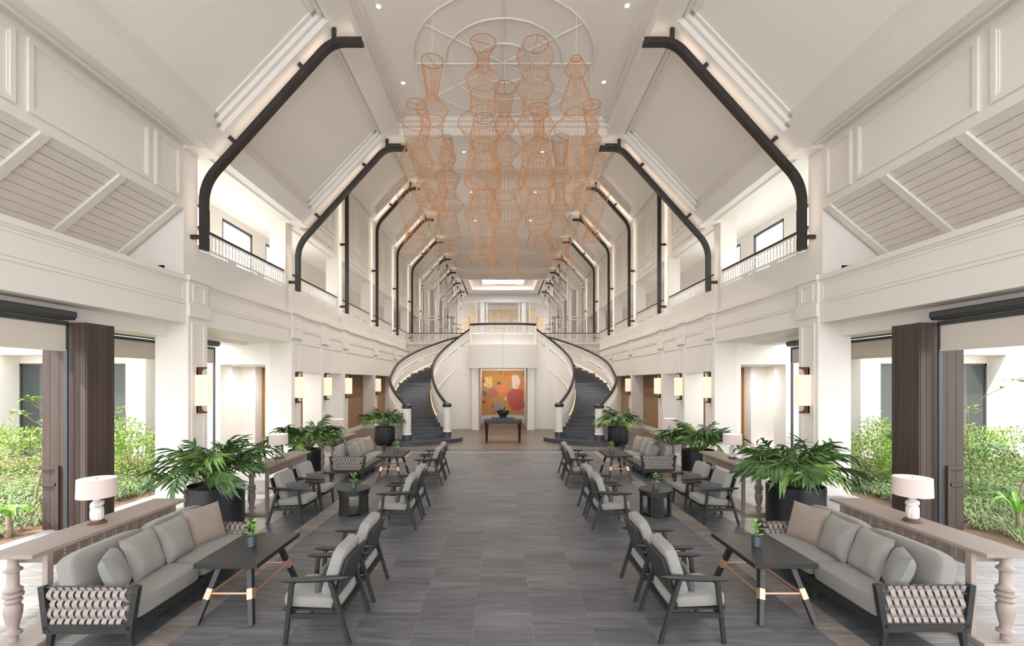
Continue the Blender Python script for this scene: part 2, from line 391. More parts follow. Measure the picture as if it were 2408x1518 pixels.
# ---------------------------------------------------------------- side walls
def frame_x(mb, X, s, y0, y1, z0, z1, t=.035, d=.02, mi=0):
    """moulding frame lying on plane x = s*X, standing d proud towards the room"""
    a, b2 = s*X, s*(X-d)
    mb.box(a, b2, y0, y1, z0, z0+t, mi); mb.box(a, b2, y0, y1, z1-t, z1, mi)
    mb.box(a, b2, y0, y0+t, z0+t, z1-t, mi); mb.box(a, b2, y1-t, y1, z0+t, z1-t, mi)
def offs(p, q, d):
    dx, dz = q[0]-p[0], q[1]-p[1]; L = math.hypot(dx, dz); return (-dz/L*d, dx/L*d)
LOW = ((6.5, 7.64), (3.83, 10.45)); HIGH = ((6.86, 11.12), (4.95, 13.2))
PY = [(10.14, 10.80), (15.1, 15.8), (17.6, 18.25), (20.0, 20.6), (24.8, 25.4), (29.4, 30.0)]   # ground piers
for s in (-1, 1):
    S = SIDE[s]
    W = sempty('wall_'+S)
    # ---- entablature runs between piers
    edges = [(-7.0, 10.14, 3.77)]+[(PY[i][1], PY[i+1][0], 3.77 if i == 0 else 2.82) for i in range(5)]+[(30.0, 34.0, 2.82)]
    for y0, y1, zb in edges:
        mb = MB()
        mb.box(s*XW, s*7.6, y0, y1, max(zb, 3.77), 4.70)
        if zb < 3.77: mb.box(s*(XW+.02), s*7.58, y0, y1, zb, 3.77)
        mb.box(s*(XW-.05), s*7.6, y0, y1, 4.70, 4.80); mb.box(s*(XW-.02), s*XW, y0, y1, 4.66, 4.70)
        mb.box(s*(XW-.02), s*XW, y0, y1, 4.19, 4.22)
        y = y0; step = (y1-y0) if y1-y0 < 6 else (y1-y0)/2
        while y < y1-.1:
            frame_x(mb, XW, s, y+.10, y+step-.10, 4.26, 4.62, .022, .014); y += step
        mb.build('entablature', M['white'], W)
    # ---- ground piers and pilasters
    for i, (y0, y1) in enumerate(PY):
        mb = MB().box(s*(XP+.04), s*7.61, y0, y1, 0, 3.9).box(s*(XP+.02), s*7.61, y0-.005, y1+.005, 3.9, 4.78)
        mb.box(s*(XP+.0), s*(XP+.05), y0-.01, y1+.01, 0, .16)
        mb.build('pier', M['white'], W)
        mb = MB(); frame_x(mb, XP+.04, s, y0+.10, y1-.10, .28, 3.80, .05, .022)
        frame_x(mb, XP+.02, s, y0+.12, y1-.12, 4.26, 4.64, .03, .018); mb.build('pilaster_moulding', M['white'], W)
        MB().box(s*(XP-.02), s*(XP+.06), y0-.03, y1+.03, 3.92, 4.20).box(s*(XP-.03), s*(XP+.07), y0-.04, y1+.04, 4.72, 4.82).build('pilaster_capital', M['white'], W)
    # ---- deep reveals / corridor behind the ground piers
    mb = MB()
    mb.box(s*7.61, s*12, 24.8, 25.4, 0, 5.0)
    mb.box(s*10.0, s*10.2, 15.75, 34, 0, 5)
    mb.build('corridor_wall', M['white'], W)
    MB().box(s*9.9, s*10.0, 20.7, 34, 0, 3.4).box(s*7.62, s*9.9, 33.6, 33.8, 0, 3.4).build('corridor_lining', M['brownw'], W)
    MB().box(s*9.1, s*9.75, 18.25, 18.35, 0, 3.04).build('amber_panel', M['amber'], W)
    for (ya, yb_) in ((20.6, 24.8), (25.4, 29.4)):
        MB().box(s*7.5, s*7.58, ya, yb_, 0, 2.84).build('recess_lining', M['brownw'], W); MB().box(s*7.48, s*7.5, ya, yb_, 0, .2).build('recess_skirting', M['white'], W)
    MB().box(s*7.61, s*10.2, 15.75, 34, 3.05, 3.2).build('corridor_ceiling', M['white'], W)
    mb = MB().box(s*9.41, s*11.4, 17.6, 18.1, 0, 3.05); mb.build('corridor_pier', M['white'], W)
    # ---- veranda edge beam and lean-to soffit of the first bays
    mb = MB(); mb.box(s*7.4, s*7.95, -7, 10.14, 3.49, 4.78); mb.box(s*7.61, s*7.95, 10.14, 10.8, 3.49, 4.78)
    mb.box(s*8.36, s*8.9, 8.4, 15.1, 3.67, 4.69); mb.box(s*7.62, s*8.36, 10.8, 15.1, 3.78, 3.95); mb.box(s*7.95, s*8.36, 10.2, 10.8, 3.77, 4.69); mb.box(s*8.9, s*9.8, 10.2, 15.1, 4.5, 4.69)
    mb.build('veranda_beam', M['white'], W)
    MB().box(s*XP+s*.1, s*9.0, -7, 10.2, 4.70, 4.79).build('ledge', M['white'], W)
    p0, p1 = (7.03, 6.30), (8.95, 4.70)
    nb = 15; dx, dz = (p1[0]-p0[0])/nb, (p1[1]-p0[1])/nb; ox, oz = offs(p0, p1, .02)
    if oz < 0: ox, oz = -ox, -oz
    MB().prism_y([(s*p0[0]+s*ox*.9, p0[1]+oz*.9), (s*p1[0]+s*ox*.9, p1[1]+oz*.9), (s*p1[0]+s*ox*6, p1[1]+oz*6), (s*p0[0]+s*ox*6, p0[1]+oz*6)], -7, 10.2).build('soffit_backing', M['gap'], W)
    pm = None
    for k in range(nb):
        a = (p0[0]+dx*(k+.03), p0[1]+dz*(k+.03)); b2 = (p0[0]+dx*(k+.97), p0[1]+dz*(k+.97))
        MB().prism_y([(s*a[0], a[1]), (s*b2[0], b2[1]), (s*(b2[0]+ox), b2[1]+oz), (s*(a[0]+ox), a[1]+oz)], -7, 10.19).build('soffit_plank', M['plank'], W)
    for yb in (1.3, 2.75, 4.2, 5.65, 7.1, 8.55, 10.0):
        MB().prism_y([(s*p0[0], p0[1]), (s*p1[0], p1[1]), (s*(p1[0]-ox*2.5), p1[1]-oz*2.5), (s*(p0[0]-ox*2.5), p0[1]-oz*2.5)], yb-.08, yb+.08).build('soffit_batten', M['white'], W)
    # ---- upper panelled wall of first bays
    MB().box(s*XU, s*7.5, -7, 10.2, 6.3, 8.0).build('upper_wall', M['white'], W)
    mb = MB()
    for a, b2 in ((9.35, 10.08), (6.84, 9.2), (4.35, 6.66), (1.9, 4.2), (-.6, 1.75)):
        frame_x(mb, XU, s, a, b2, 6.48, 7.58, .075, .035); frame_x(mb, XU, s, a+.075, b2-.075, 6.555, 7.505, .03, .015)
    mb.build('wall_panel_moulding', M['white'], W)
    # ---- upper piers, walls under gallery, eave, panels above openings
    for k, yb in enumerate(YB[:-1]):
        high = k >= 2
        zt = 11.3 if high or k == 1 else 7.74
        MB().box(s*XU, s*7.55, yb, yb+.47, 4.75, zt).build('upper_pier', M['white'], W)
        y0, y1 = yb+.47, YB[k+1]
        MB().box(s*XU, s*7.45, y0, y1, 4.75, 5.54).build('gallery_front', M['white'], W)
        if k >= 1:
            MB().box(s*XU, s*7.5, y0, y1, 7.75, 11.3).build('upper_wall', M['white'], W)
            mb = MB(); L = y1-y0
            for (a, b2) in ((.12, .30), (.34, .66), (.70, .88)):
                frame_x(mb, XU, s, y0+L*a, y0+L*b2, 8.55, 10.7, .06, .03)
            for (a, b2) in ((.12, .30), (.34, .66), (.70, .88)):
                frame_x(mb, XU, s, y0+L*a, y0+L*b2, 7.95, 8.4, .05, .025)
            mb.box(s*(XU-.03), s*XU, y0, y1, 7.75, 7.83); mb.box(s*(XU-.04), s*XU, y0, y1, 10.9, 10.98)
            mb.build('wall_panel_moulding', M['white'], W)
    # gallery enclosure: floor, outer wall with windows, ceiling
    mb = MB().box(s*7.45, s*8.6, 10.2, 62, 4.95, 5.05).box(s*7.3, s*8.8, 10.2, 62, 7.72, 7.9)
    mb.build('gallery_slab', M['white'], W)
    mb = MB(); wins = [(10.4, 13.6), (14.2, 15.9), (16.8, 18.6)]
    ys = [10.2]
    for a, b2 in wins: ys += [a, b2]
    ys.append(62)
    for i in range(0, len(ys), 2): mb.box(s*8.6, s*8.8, ys[i], ys[i+1], 5.0, 7.75)
    for a, b2 in wins: mb.box(s*8.6, s*8.8, a, b2, 5.0, 5.5); mb.box(s*8.6, s*8.8, a, b2, 7.5, 7.75)
    mb.box(s*7.55, s*8.8, 10.2, 10.25, 4.8, 7.72)
    mb.build('gallery_wall', M['white'], W)
    for a, b2 in wins:
        wn_ = sempty('window_%d' % (1+wins.index((a, b2))+(3 if s > 0 else 0)))
        mb = MB(); mb.box(s*8.6, s*8.66, a, a+.05, 5.5, 7.5).box(s*8.6, s*8.66, b2-.05, b2, 5.5, 7.5).box(s*8.6, s*8.66, a, b2, 7.42, 7.5).box(s*8.6, s*8.66, a, b2, 5.5, 5.57)
        mb.build('window_frame', M['frame'], wn_)
        MB().box(s*8.62, s*8.63, a+.07, b2-.07, 5.57, 7.42).build('pane', M['glass'], wn_)

# ---------------------------------------------------------------- ceiling
CE = sempty('ceiling')
def slope_slab(mb, s, P, y0, y1, d0, d1, t0=0, t1=1):
    """slab following the roof slope: from offset d0 to d1 outward, between fractions t0 and t1 of the slope"""
    p, q = P; ox, oz = offs(p, q, 1)
    if ox < 0: ox, oz = -ox, -oz
    a = (p[0]+(q[0]-p[0])*t0, p[1]+(q[1]-p[1])*t0); b2 = (p[0]+(q[0]-p[0])*t1, p[1]+(q[1]-p[1])*t1)
    mb.prism_y([(s*(a[0]+ox*d0), a[1]+oz*d0), (s*(b2[0]+ox*d0), b2[1]+oz*d0), (s*(b2[0]+ox*d1), b2[1]+oz*d1), (s*(a[0]+ox*d1), a[1]+oz*d1)], y0, y1)
for s in (-1, 1):
    bays = [(-7.0, -.1, LOW), (.4, 5.4, LOW), (5.9, 10.2, LOW), (10.7, 15.0, LOW)]+[(YB[k]+.5, YB[k+1], HIGH) for k in range(1, 10)]
    for y0, y1, P in bays:
        mb = MB(); slope_slab(mb, s, P, y0-.06, y1+.06, .26, .36, -.06, 1.08); mb.build('sloping_panel', M['ceil'], CE)
        L = .12 if P is LOW else .1
        mb = MB()
        slope_slab(mb, s, P, y0, y1, 0, .26, 0, L)                       # eave border
        for d in (.0, .16):                                                # stepped frame inside the bay
            w_ = .10-.05*(d > 0)
            slope_slab(mb, s, P, y0, y0+w_+d, .12+d*.6, .26, L, 1); slope_slab(mb, s, P, y1-w_-d, y1, .12+d*.6, .26, L, 1)
            slope_slab(mb, s, P, y0, y1, .12+d*.6, .26, L, L+.03+d*.2); slope_slab(mb, s, P, y0, y1, .12+d*.6, .26, .97-d*.2, 1)
        mb.build('panel_moulding', M['white'], CE)
    for k, yb in enumerate([-.1, 5.4]+YB[:-1]):
        P = LOW if k <= 3 else HIGH
        mb = MB(); slope_slab(mb, s, P, yb, yb+.5, 0, .5, 0, 1); mb.build('arch_beam', M['white'], CE)
        if k in (2, 3) : MB().box(s*6.5, s*7.03, yb-.02, yb+.5, 7.62, 8.1).build('eave_block', M['white'], CE)
    # eaves and long beams
    MB().box(s*6.55, s*7.6, -7, 15.5, 7.7, 8.0).prism_y([(s*6.5, 7.64), (s*6.5, 8.0), (s*6.7, 8.0), (s*6.7, 7.64)], -7, 15.5).build('eave', M['white'], CE)
    MB().box(s*6.86, s*7.6, 15.5, 58, 11.12, 11.5).build('eave', M['white'], CE)
    MB().box(s*3.37, s*3.9, -7, 15.5, 10.45, 11.2).box(s*3.27, s*3.37, -7, 15.0, 10.78, 11.1).box(s*3.17, s*3.27, -7, 15.0, 10.86, 11.1).build('long_beam', M['white'], CE)
    MB().box(s*4.5, s*5.05, 15.5, 58, 13.2, 13.9).box(s*4.4, s*4.5, 15.5, 58, 13.45, 13.9).build('long_beam', M['white'], CE)
# flat panels
MB().box(-3.5, 3.5, -7, 15.0, 10.95, 11.1).build('flat_panel', M['ceil'], CE)
MB().box(-3.37, 3.37, 15.0, 15.5, 10.45, 11.2).box(-3.4, 3.4, 14.9, 15.0, 10.7, 11.1).box(-3.3, 3.3, 14.8, 14.9, 10.82, 11.1).build('cross_beam', M['white'], CE)
MB().prism_y([(-7.4, 8.0), (-6.9, 8.0), (-3.9, 11.1), (3.9, 11.1), (6.9, 8.0), (7.4, 8.0), (7.4, 11.4), (5.0, 13.9), (-5.0, 13.9), (-7.4, 11.4)], 15.5, 15.62).build('gable', M['white'], CE)
for k in range(1, 10):
    y0, y1 = YB[k]+.5, YB[k+1]
    if k == 8:
        y1 = 55.9; ya, yb_ = 49.3, 55.6; yc, yd = 49.9, 54.7
        mb = MB().box(-4.6, -3.7, y0-.1, 58.2, 13.45, 13.6).box(3.7, 4.6, y0-.1, 58.2, 13.45, 13.6).box(-3.7, 3.7, y0-.1, ya, 13.45, 13.6).box(-3.7, 3.7, yb_, 58, 13.45, 13.6)
        mb.box(-4.6, -2.4, y0, y1, 13.95, 14.05).box(2.4, 4.6, y0, y1, 13.95, 14.05).box(-2.4, 2.4, y0, yc, 13.95, 14.05).box(-2.4, 2.4, yd, y1, 13.95, 14.05)
        mb.box(-3.95, -3.9, y0, y1, 13.6, 13.95).box(3.9, 3.95, y0, y1, 13.6, 13.95).box(-3.9, 3.9, y1-.05, y1, 13.6, 13.95)
        mb.build('ceiling_tray', M['ceil'], CE)
        MB().box(-3.8, -3.74, ya, yb_, 13.61, 13.64).build('tray_light', M['warm'], CE); MB().box(3.74, 3.8, ya, yb_, 13.61, 13.64).build('tray_light', M['warm'], CE); MB().box(-3.7, 3.7, yb_+.04, yb_+.1, 13.61, 13.64).build('tray_light', M['warm'], CE)
        MB().box(-2.4, 2.4, yc, yd, 13.99, 14.03).build('skylight', M['skyl'], CE)
    elif k == 9: continue
    else:
        MB().box(-4.6, 4.6, y0-.1, y1+.1, 13.6, 13.75).build('flat_panel', M['ceil'], CE)
        mb = MB()
        for d, z in ((0, 13.42), (.12, 13.5)):
            mb.box(-4.4, 4.4, y0, y0+.1+d, z, 13.6); mb.box(-4.4, 4.4, y1-.1-d, y1, z, 13.6)
        for xx in (-1.55, 1.45): mb.box(xx, xx+.1, y0, y1, 13.53, 13.6)
        mb.build('panel_moulding', M['white'], CE)
    if k >= 2 and k != 9: MB().box(-4.5, 4.5, YB[k], YB[k]+.5, 13.2, 13.8).build('cross_beam', M['white'], CE)
MB().box(-4.5, 4.5, YB[10], YB[10]+.5, 13.2, 13.8).build('cross_beam', M['white'], CE)
# ring grid on the centre ceiling
def ring_pts(cx, cy, z, r_, n=64): return [(cx+r_*math.cos(2*PI*i/n), cy+r_*math.sin(2*PI*i/n), z) for i in range(n)]
RG = thing('ceiling_ring_grid', 'white spoked ring frame fixed under the flat ceiling above the copper pendants', 'ceiling grid', (.02, 12.28, 10.9))
for rr in (2.35, 1.55, .75): MB().tube(ring_pts(0, 0, 0, rr), .02, 6, closed=True).build('ring', M['white'], RG, True)
for i in range(4):
    a = PI*i/4+ (0 if i % 2 == 0 else 0)
    a = (0, .62, PI/2, PI-.62)[i]
    zz = .012+.009*i
    MB().tube([(-2.35*math.cos(a), -2.35*math.sin(a), zz), (2.35*math.cos(a), 2.35*math.sin(a), zz)], .02, 8).build('spoke', M['white'], RG, True)
# downlights
for (px, py) in ((890, 15), (1475, 13), (948, 195), (1420, 193)):
    y = 8.45*1090/(896-py); x = (px-1183)*y/1090
    t = thing('recessed_downlight', '%s round recessed ceiling downlight, %s of the ring frame' % ('near' if py < 100 else 'far', 'left' if px < 1183 else 'right'), 'downlight', (x, y, 10.95), group='recessed downlights in the flat ceiling')
    MB().lathe([(.055, -.004), (.085, -.012), (.09, 0)], 20).build('trim_ring', M['chrome'], t, True)
    MB().lathe([(.001, -.006), (.054, -.006), (.054, 0)], 16).build('lens', M['lampd'], t)
def beam_light(x, y, z, e, ang=115):
    ld = bpy.data.lights.new('downlight beam', 'SPOT'); ld.energy = e; ld.spot_size = math.radians(ang); ld.spot_blend = .8; ld.color = (1, .94, .87); ld.shadow_soft_size = .06
    lo = bpy.data.objects.new('downlight_beam', ld); C.objects.link(lo); lo.location = (x, y, z-.05)
for k in range(6, 10):
    for x in (-1.9, 1.9): beam_light(x, YB[k]-2.1, 13.5, 780)
for k in (2, 3, 4, 5):
    for x in (-1.9, 1.9):
        beam_light(x, YB[k]-2.1, 13.5, 780)
    for x in (-1.9, 1.9):
        y = YB[k]-2.1
        t = thing('recessed_downlight', 'small recessed downlight in far ceiling coffer %s, %s side' % (('behind the second rib', 'fourth from front', 'fifth from front', 'sixth from front')[k-2], 'left' if x < 0 else 'right'), 'downlight', (x, y, 13.6), group='recessed downlights in the flat ceiling')
        MB().lathe([(.07, -.004), (.1, -.012), (.11, 0)], 16).build('trim_ring', M['chrome'], t, True)
        MB().lathe([(.001, -.006), (.07, -.006), (.07, 0)], 12).build('lens', M['lampd'], t)

# ---------------------------------------------------------------- black curved ribs with brackets and cove strips
def bez(p0, p1, p2, n=8): return [((1-t)**2*p0[0]+2*t*(1-t)*p1[0]+t*t*p2[0], (1-t)**2*p0[1]+2*t*(1-t)*p1[1]+t*t*p2[1]) for t in [i/n for i in range(n+1)]]
def toward(p, q, d):
    L = math.hypot(q[0]-p[0], q[1]-p[1]); return (p[0]+(q[0]-p[0])*d/L, p[1]+(q[1]-p[1])*d/L)
ORD = ['nearest', 'second', 'third', 'fourth', 'fifth', 'sixth', 'seventh', 'eighth', 'ninth', 'tenth']
for s in (-1, 1):
    for k in range(10):
        yc = YB[k]+.25
        if k < 2: A_, B_, Cc, D_ = (6.73, 5.45), (6.73, 6.95), (3.86, 10.13), (3.16, 10.13)
        else: A_, B_, Cc, D_ = (6.73, 5.42), (6.73, 10.85), (5.0, 12.78), (4.42, 12.78)
        R1 = .42
        path = [A_]+bez(toward(B_, A_, R1), B_, toward(B_, Cc, R1))+bez(toward(Cc, B_, R1*.8), Cc, toward(Cc, D_, R1*.6))+[D_]
        t = thing('curved_rib', 'black curved timber rib hung off the %s wall, %s from the front' % (SIDE[s], ORD[k]), 'rib', (0, yc, 0), group='black curved ribs of the hall')
        # body: swept rectangle .12 radial x .22 along the hall
        def sweep(mb, hw, ya, yb_, path=path):
            secs = []
            for i, p in enumerate(path):
                a = path[max(i-1, 0)]; b2 = path[min(i+1, len(path)-1)]
                dx, dz = b2[0]-a[0], b2[1]-a[1]; L = math.hypot(dx, dz); nx, nz = -dz/L, dx/L
                secs.append([(s*(p[0]+nx*hw), ya, p[1]+nz*hw), (s*(p[0]+nx*hw), yb_, p[1]+nz*hw), (s*(p[0]-nx*hw), yb_, p[1]-nz*hw), (s*(p[0]-nx*hw), ya, p[1]-nz*hw)])
            vs = [v for q in secs for v in q]; fs = [(0, 1, 2, 3), tuple((len(secs)-1)*4+i for i in (3, 2, 1, 0))]
            for i in range(len(secs)-1):
                for j in range(4):
                    j2 = (j+1) % 4; fs.append((i*4+j, i*4+4+j, i*4+4+j2, i*4+j2))
            mb.add(vs, fs)
        mb = MB(); sweep(mb, .065, -.10, .035); mb.build('rib_body', M['rib'], t)
        mb = MB(); sweep(mb, .048, .035, .10); mb.build('rib_flange', M['rib'], t)
        # brackets
        mid = lambda u: (B_[0]+(Cc[0]-B_[0])*u, B_[1]+(Cc[1]-B_[1])*u)
        ox, oz = offs(B_, Cc, 1)
        if ox < 0: ox, oz = -ox, -oz
        br = [((Cc[0]-.05, Cc[1]), (Cc[0]-.05, Cc[1]+.36))]
        for u in ((.27, .8) if k < 2 else (.5,)):
            m_ = mid(u); br.append((m_, (m_[0]+ox*.36, m_[1]+oz*.36)))
        br.append(((6.73, A_[1]+.3), (7.03, A_[1]+.3)))
        if k >= 2: br.append(((6.73, 8.4), (7.03, 8.4)))
        for a, b2 in br:
            MB().beam((s*a[0], .0, a[1]), (s*b2[0], .0, b2[1]), .07, .09).build('bracket', M['rib'], t)
        # warm led strip along the hidden back of the rib, washing the arch behind it
        vs = []; fs = []
        for i, p in enumerate(path):
            a = path[max(i-1, 0)]; b2 = path[min(i+1, len(path)-1)]
            dx, dz = b2[0]-a[0], b2[1]-a[1]; L = math.hypot(dx, dz); nx, nz = -dz/L, dx/L
            if nx < 0 and nz < 0: nx, nz = -nx, -nz
            if nx*1+nz*1 < 0: nx, nz = -nx, -nz
            for yy_ in (-.03, .03): vs += [(s*(p[0]+nx*.067), yy_, p[1]+nz*.067), (s*(p[0]+nx*.075), yy_, p[1]+nz*.075)]
        for i in range(len(path)-1):
            o = i*4; fs += [(o, o+4, o+5, o+1), (o+2, o+3, o+7, o+6), (o+1, o+5, o+7, o+3)]
        MB().add(vs, fs).build('led_strip', M['warmr'] if k > 1 else M['warmn'], t)

# ---------------------------------------------------------------- balustrades of the galleries
def baluster_mesh(h=.34, r_=.028):
    return MB().lathe([(r_, 0), (r_, .04), (r_*.7, .06), (r_, h*.3), (r_*1.05, h*.7), (r_*.7, h-.06), (r_, h-.04), (r_, h)], 8).mesh('baluster', M['white'], True)
BM = baluster_mesh()
for s in (-1, 1):
    for k in range(0, 5):
        y0, y1 = YB[k]+.47, YB[k+1]
        t = thing('balustrade', 'white gallery balustrade with dark rail, %s side, %s bay from the front' % (SIDE[s], ORD[k].replace('nearest', 'first')), 'balustrade', (s*7.12, y0, 5.54), group='gallery balustrades')
        L = y1-y0
        MB().bev(-.05, .05, 0, L, .50, .57, .015).build('handrail', M['hand'], t)
        MB().box(-.05, .05, 0, L, .46, .50).box(-.04, .04, 0, L, .07, .12).build('rail', M['white'], t)
        for q in range(4): MB().box(-.05, .05, L*q/3-.18 if q else 0, min(L, L*q/3+.18), 0, .07).build('foot_block', M['white'], t)
        n = 30
        if k < 2:
            for i in range(n): link('baluster', BM, t, (0, L*(i+.5)/n, .12))
        else:
            mb = MB()
            for i in range(n): mb.box(-.022, .022, L*(i+.5)/n-.022, L*(i+.5)/n+.022, .12, .46)
            mb.build('balusters', M['white'], t, kind='stuff')
    # straight return of the gallery beyond the stairs
    t = thing('balustrade', 'straight white balustrade crossing behind the %s stair' % SIDE[s], 'balustrade', (0, 33.9, 5.35))
    a, b2 = (s*1.9, s*7.0)
    MB().box(a, b2, -.05, .05, .62, .68).build('handrail', M['hand'], t)
    MB().box(a, b2, -.05, .05, .56, .62).box(a, b2, -.04, .04, .12, .18).build('rail', M['white'], t)
    mb = MB(); n = 36
    for i in range(n):
        x = a+(b2-a)*(i+.5)/n; mb.box(x-.025, x+.025, -.025, .025, .18, .56)
    mb.build('balusters', M['white'], t, kind='stuff')
BW = sempty('wall_back')
MB().box(-7.6, -1.6, 34.0, 34.3, 0, 5.4).box(1.6, 7.6, 34.0, 34.3, 0, 5.4).box(-1.6, 1.6, 34.0, 34.3, 0, 4.9).box(-7.6, 7.6, 33.85, 34.3, 5.2, 5.4).build('gallery_front', M['white'], BW)

# ---------------------------------------------------------------- lobby beyond the gallery
MB().box(-9, 9, 34.3, 64, 4.9, 5.0).build('upper_floor', M['foyer'], floor)
EW = sempty('wall_end')
mb = MB().box(-9, 9, 63, 63.3, 5, 14)
mb.build('wall_face', M['white'], EW)
mb = MB(); mbc = MB()
for i in range(5):
    x = -2.3+i*1.0
    mbc.box(x-.08, x+.68, 62.9, 62.98, 6.2, 12.2)
for x in [-2.5+i*1.0 for i in range(6)]: mb.box(x-.12, x+.12, 62.7, 62.9, 5, 12)
mb.box(-2.6, 2.6, 62.7, 62.9, 12.2, 12.8)
for i in range(5): 
    if i % 2 == 0: mb.box(-2.5+i, -1.5+i, 62.75, 62.9, 10.5, 10.9)
for s in (-1, 1):
    for i in range(3): mbc.box(s*(3.4+i*1.25), s*(4.4+i*1.25), 62.9, 62.98, 5, 12.2-i*1.0)
    mb.box(s*2.35, s*2.85, 58.2, 58.7, 5, 12.4); mb.box(s*2.2, s*3.0, 58.1, 58.8, 5, 8.0)
    mb.box(s*1.95, s*2.1, 58.3, 58.5, 5, 12.4); mb.box(s*3.3, s*3.45, 58.3, 58.5, 5, 12.4)
mb.box(-4.8, 4.8, 58.1, 58.9, 12.4, 13.8)
mb.build('end_columns', M['white'], EW); mbc.build('honey_panel', M['cream'], EW)
MB().prism_y([(-7.5, 11), (-5, 13.8), (5, 13.8), (7.5, 11), (9, 11), (9, 14.4), (-9, 14.4), (-9, 11)], 58, 63).build('ceiling_slab', M['ceil'], CE)
# slatted screens
for s in (-1, 1):
    for k in range(5):
        yy = 35.0+4.78*k; xa, xb = 4.83, 6.15
        t = thing('slatted_screen', 'tall white slatted screen with slanted top, %s side, %s of the row' % (SIDE[s], ORD[k]), 'screen', (0, yy, 5.0), group='white slatted screens')
        top = lambda x: 7.0-(x-xa)/(xb-xa)*1.6
        mb = MB()
        mb.box(s*xa, s*(xa+.09), -.05, .05, 0, top(xa)); mb.box(s*(xb-.09), s*xb, -.05, .05, 0, top(xb)); mb.box(s*xa, s*(xb+.4), -.05, .05, 2.1, 2.18); mb.box(s*xa, s*(xb+.4), -.05, .05, 2.35, 2.41)
        for dz in (0, -.75, -1.0):
            mb.beam((s*xa, 0, top(xa)+dz), (s*xb, 0, top(xb)+dz), .1, .09)
        mb.build('screen_frame', M['white'], t)
        mb = MB()
        for i in range(1, 15):
            x = xa+(xb-xa)*i/15; mb.box(s*(x-.018), s*(x+.018), -.03, .03, 0, top(x))
        mb.build('slats', M['white'], t, kind='stuff')
        MB().box(s*5.35, s*5.7, .9, 1.0, 1.3, 4.6).build('dark_panel', M['hand'], t)
    for k in range(4):
        yy = 41.3+4.78*k
        t = thing('ceiling_fan', 'black ceiling fan on a long rod, %s side, %s of the row' % (SIDE[s], ORD[k]), 'fan', (s*5.0, yy, 8.25), group='black ceiling fans')
        MB().tube([(0, 0, 0), (0, 0, 4.6)], .02, 6).build('rod', M['fan'], t)
        MB().lathe([(.14, -.1), (.16, 0), (.05, .18), (.02, .3)], 12).build('motor', M['fan'], t, True)
        MB().lathe([(.02, 4.4), (.12, 4.6)], 12).build('canopy_cap', M['fan'], t, True)
        for i in range(3):
            a = .35*s+2*PI*i/3+(0 if s > 0 else PI)
            MB().beam((math.cos(a)*.1, math.sin(a)*.1, -.03), (math.cos(a)*1.0, math.sin(a)*1.0, -.06), .17, .02, w2=.08).build('blade', M['fan'], t)

# ---------------------------------------------------------------- curved double stair
def catmull(pts, n):
    out = []; P = [pts[0]]+list(pts)+[pts[-1]]
    L = len(pts)-1
    for i in range(n+1):
        u = L*i/n; j = min(int(u), L-1); t = u-j
        a, b2, c, d = P[j], P[j+1], P[j+2], P[j+3]
        out.append(tuple(.5*((2*b2[q])+(-a[q]+c[q])*t+(2*a[q]-5*b2[q]+4*c[q]-d[q])*t*t+(-a[q]+3*b2[q]-3*c[q]+d[q])*t**3) for q in range(len(a))))
    return out
INN = [(2.35, 19.5, 1.52), (2.85, 20.3, 2.02), (3.20, 21.2, 2.56), (3.38, 22.2, 3.14), (3.33, 23.2, 3.68), (3.0, 23.95, 4.2), (2.4, 24.35, 4.75), (1.70, 24.35, 5.25)]
OUT = [(3.84, 18.4, 1.52), (4.5, 19.35, 2.02), (5.0, 20.5, 2.5), (5.2, 21.8, 2.9), (5.17, 23.3, 3.5), (4.6, 24.9, 4.12), (3.3, 25.95, 4.75), (1.70, 26.2, 5.2)]
NS = 56
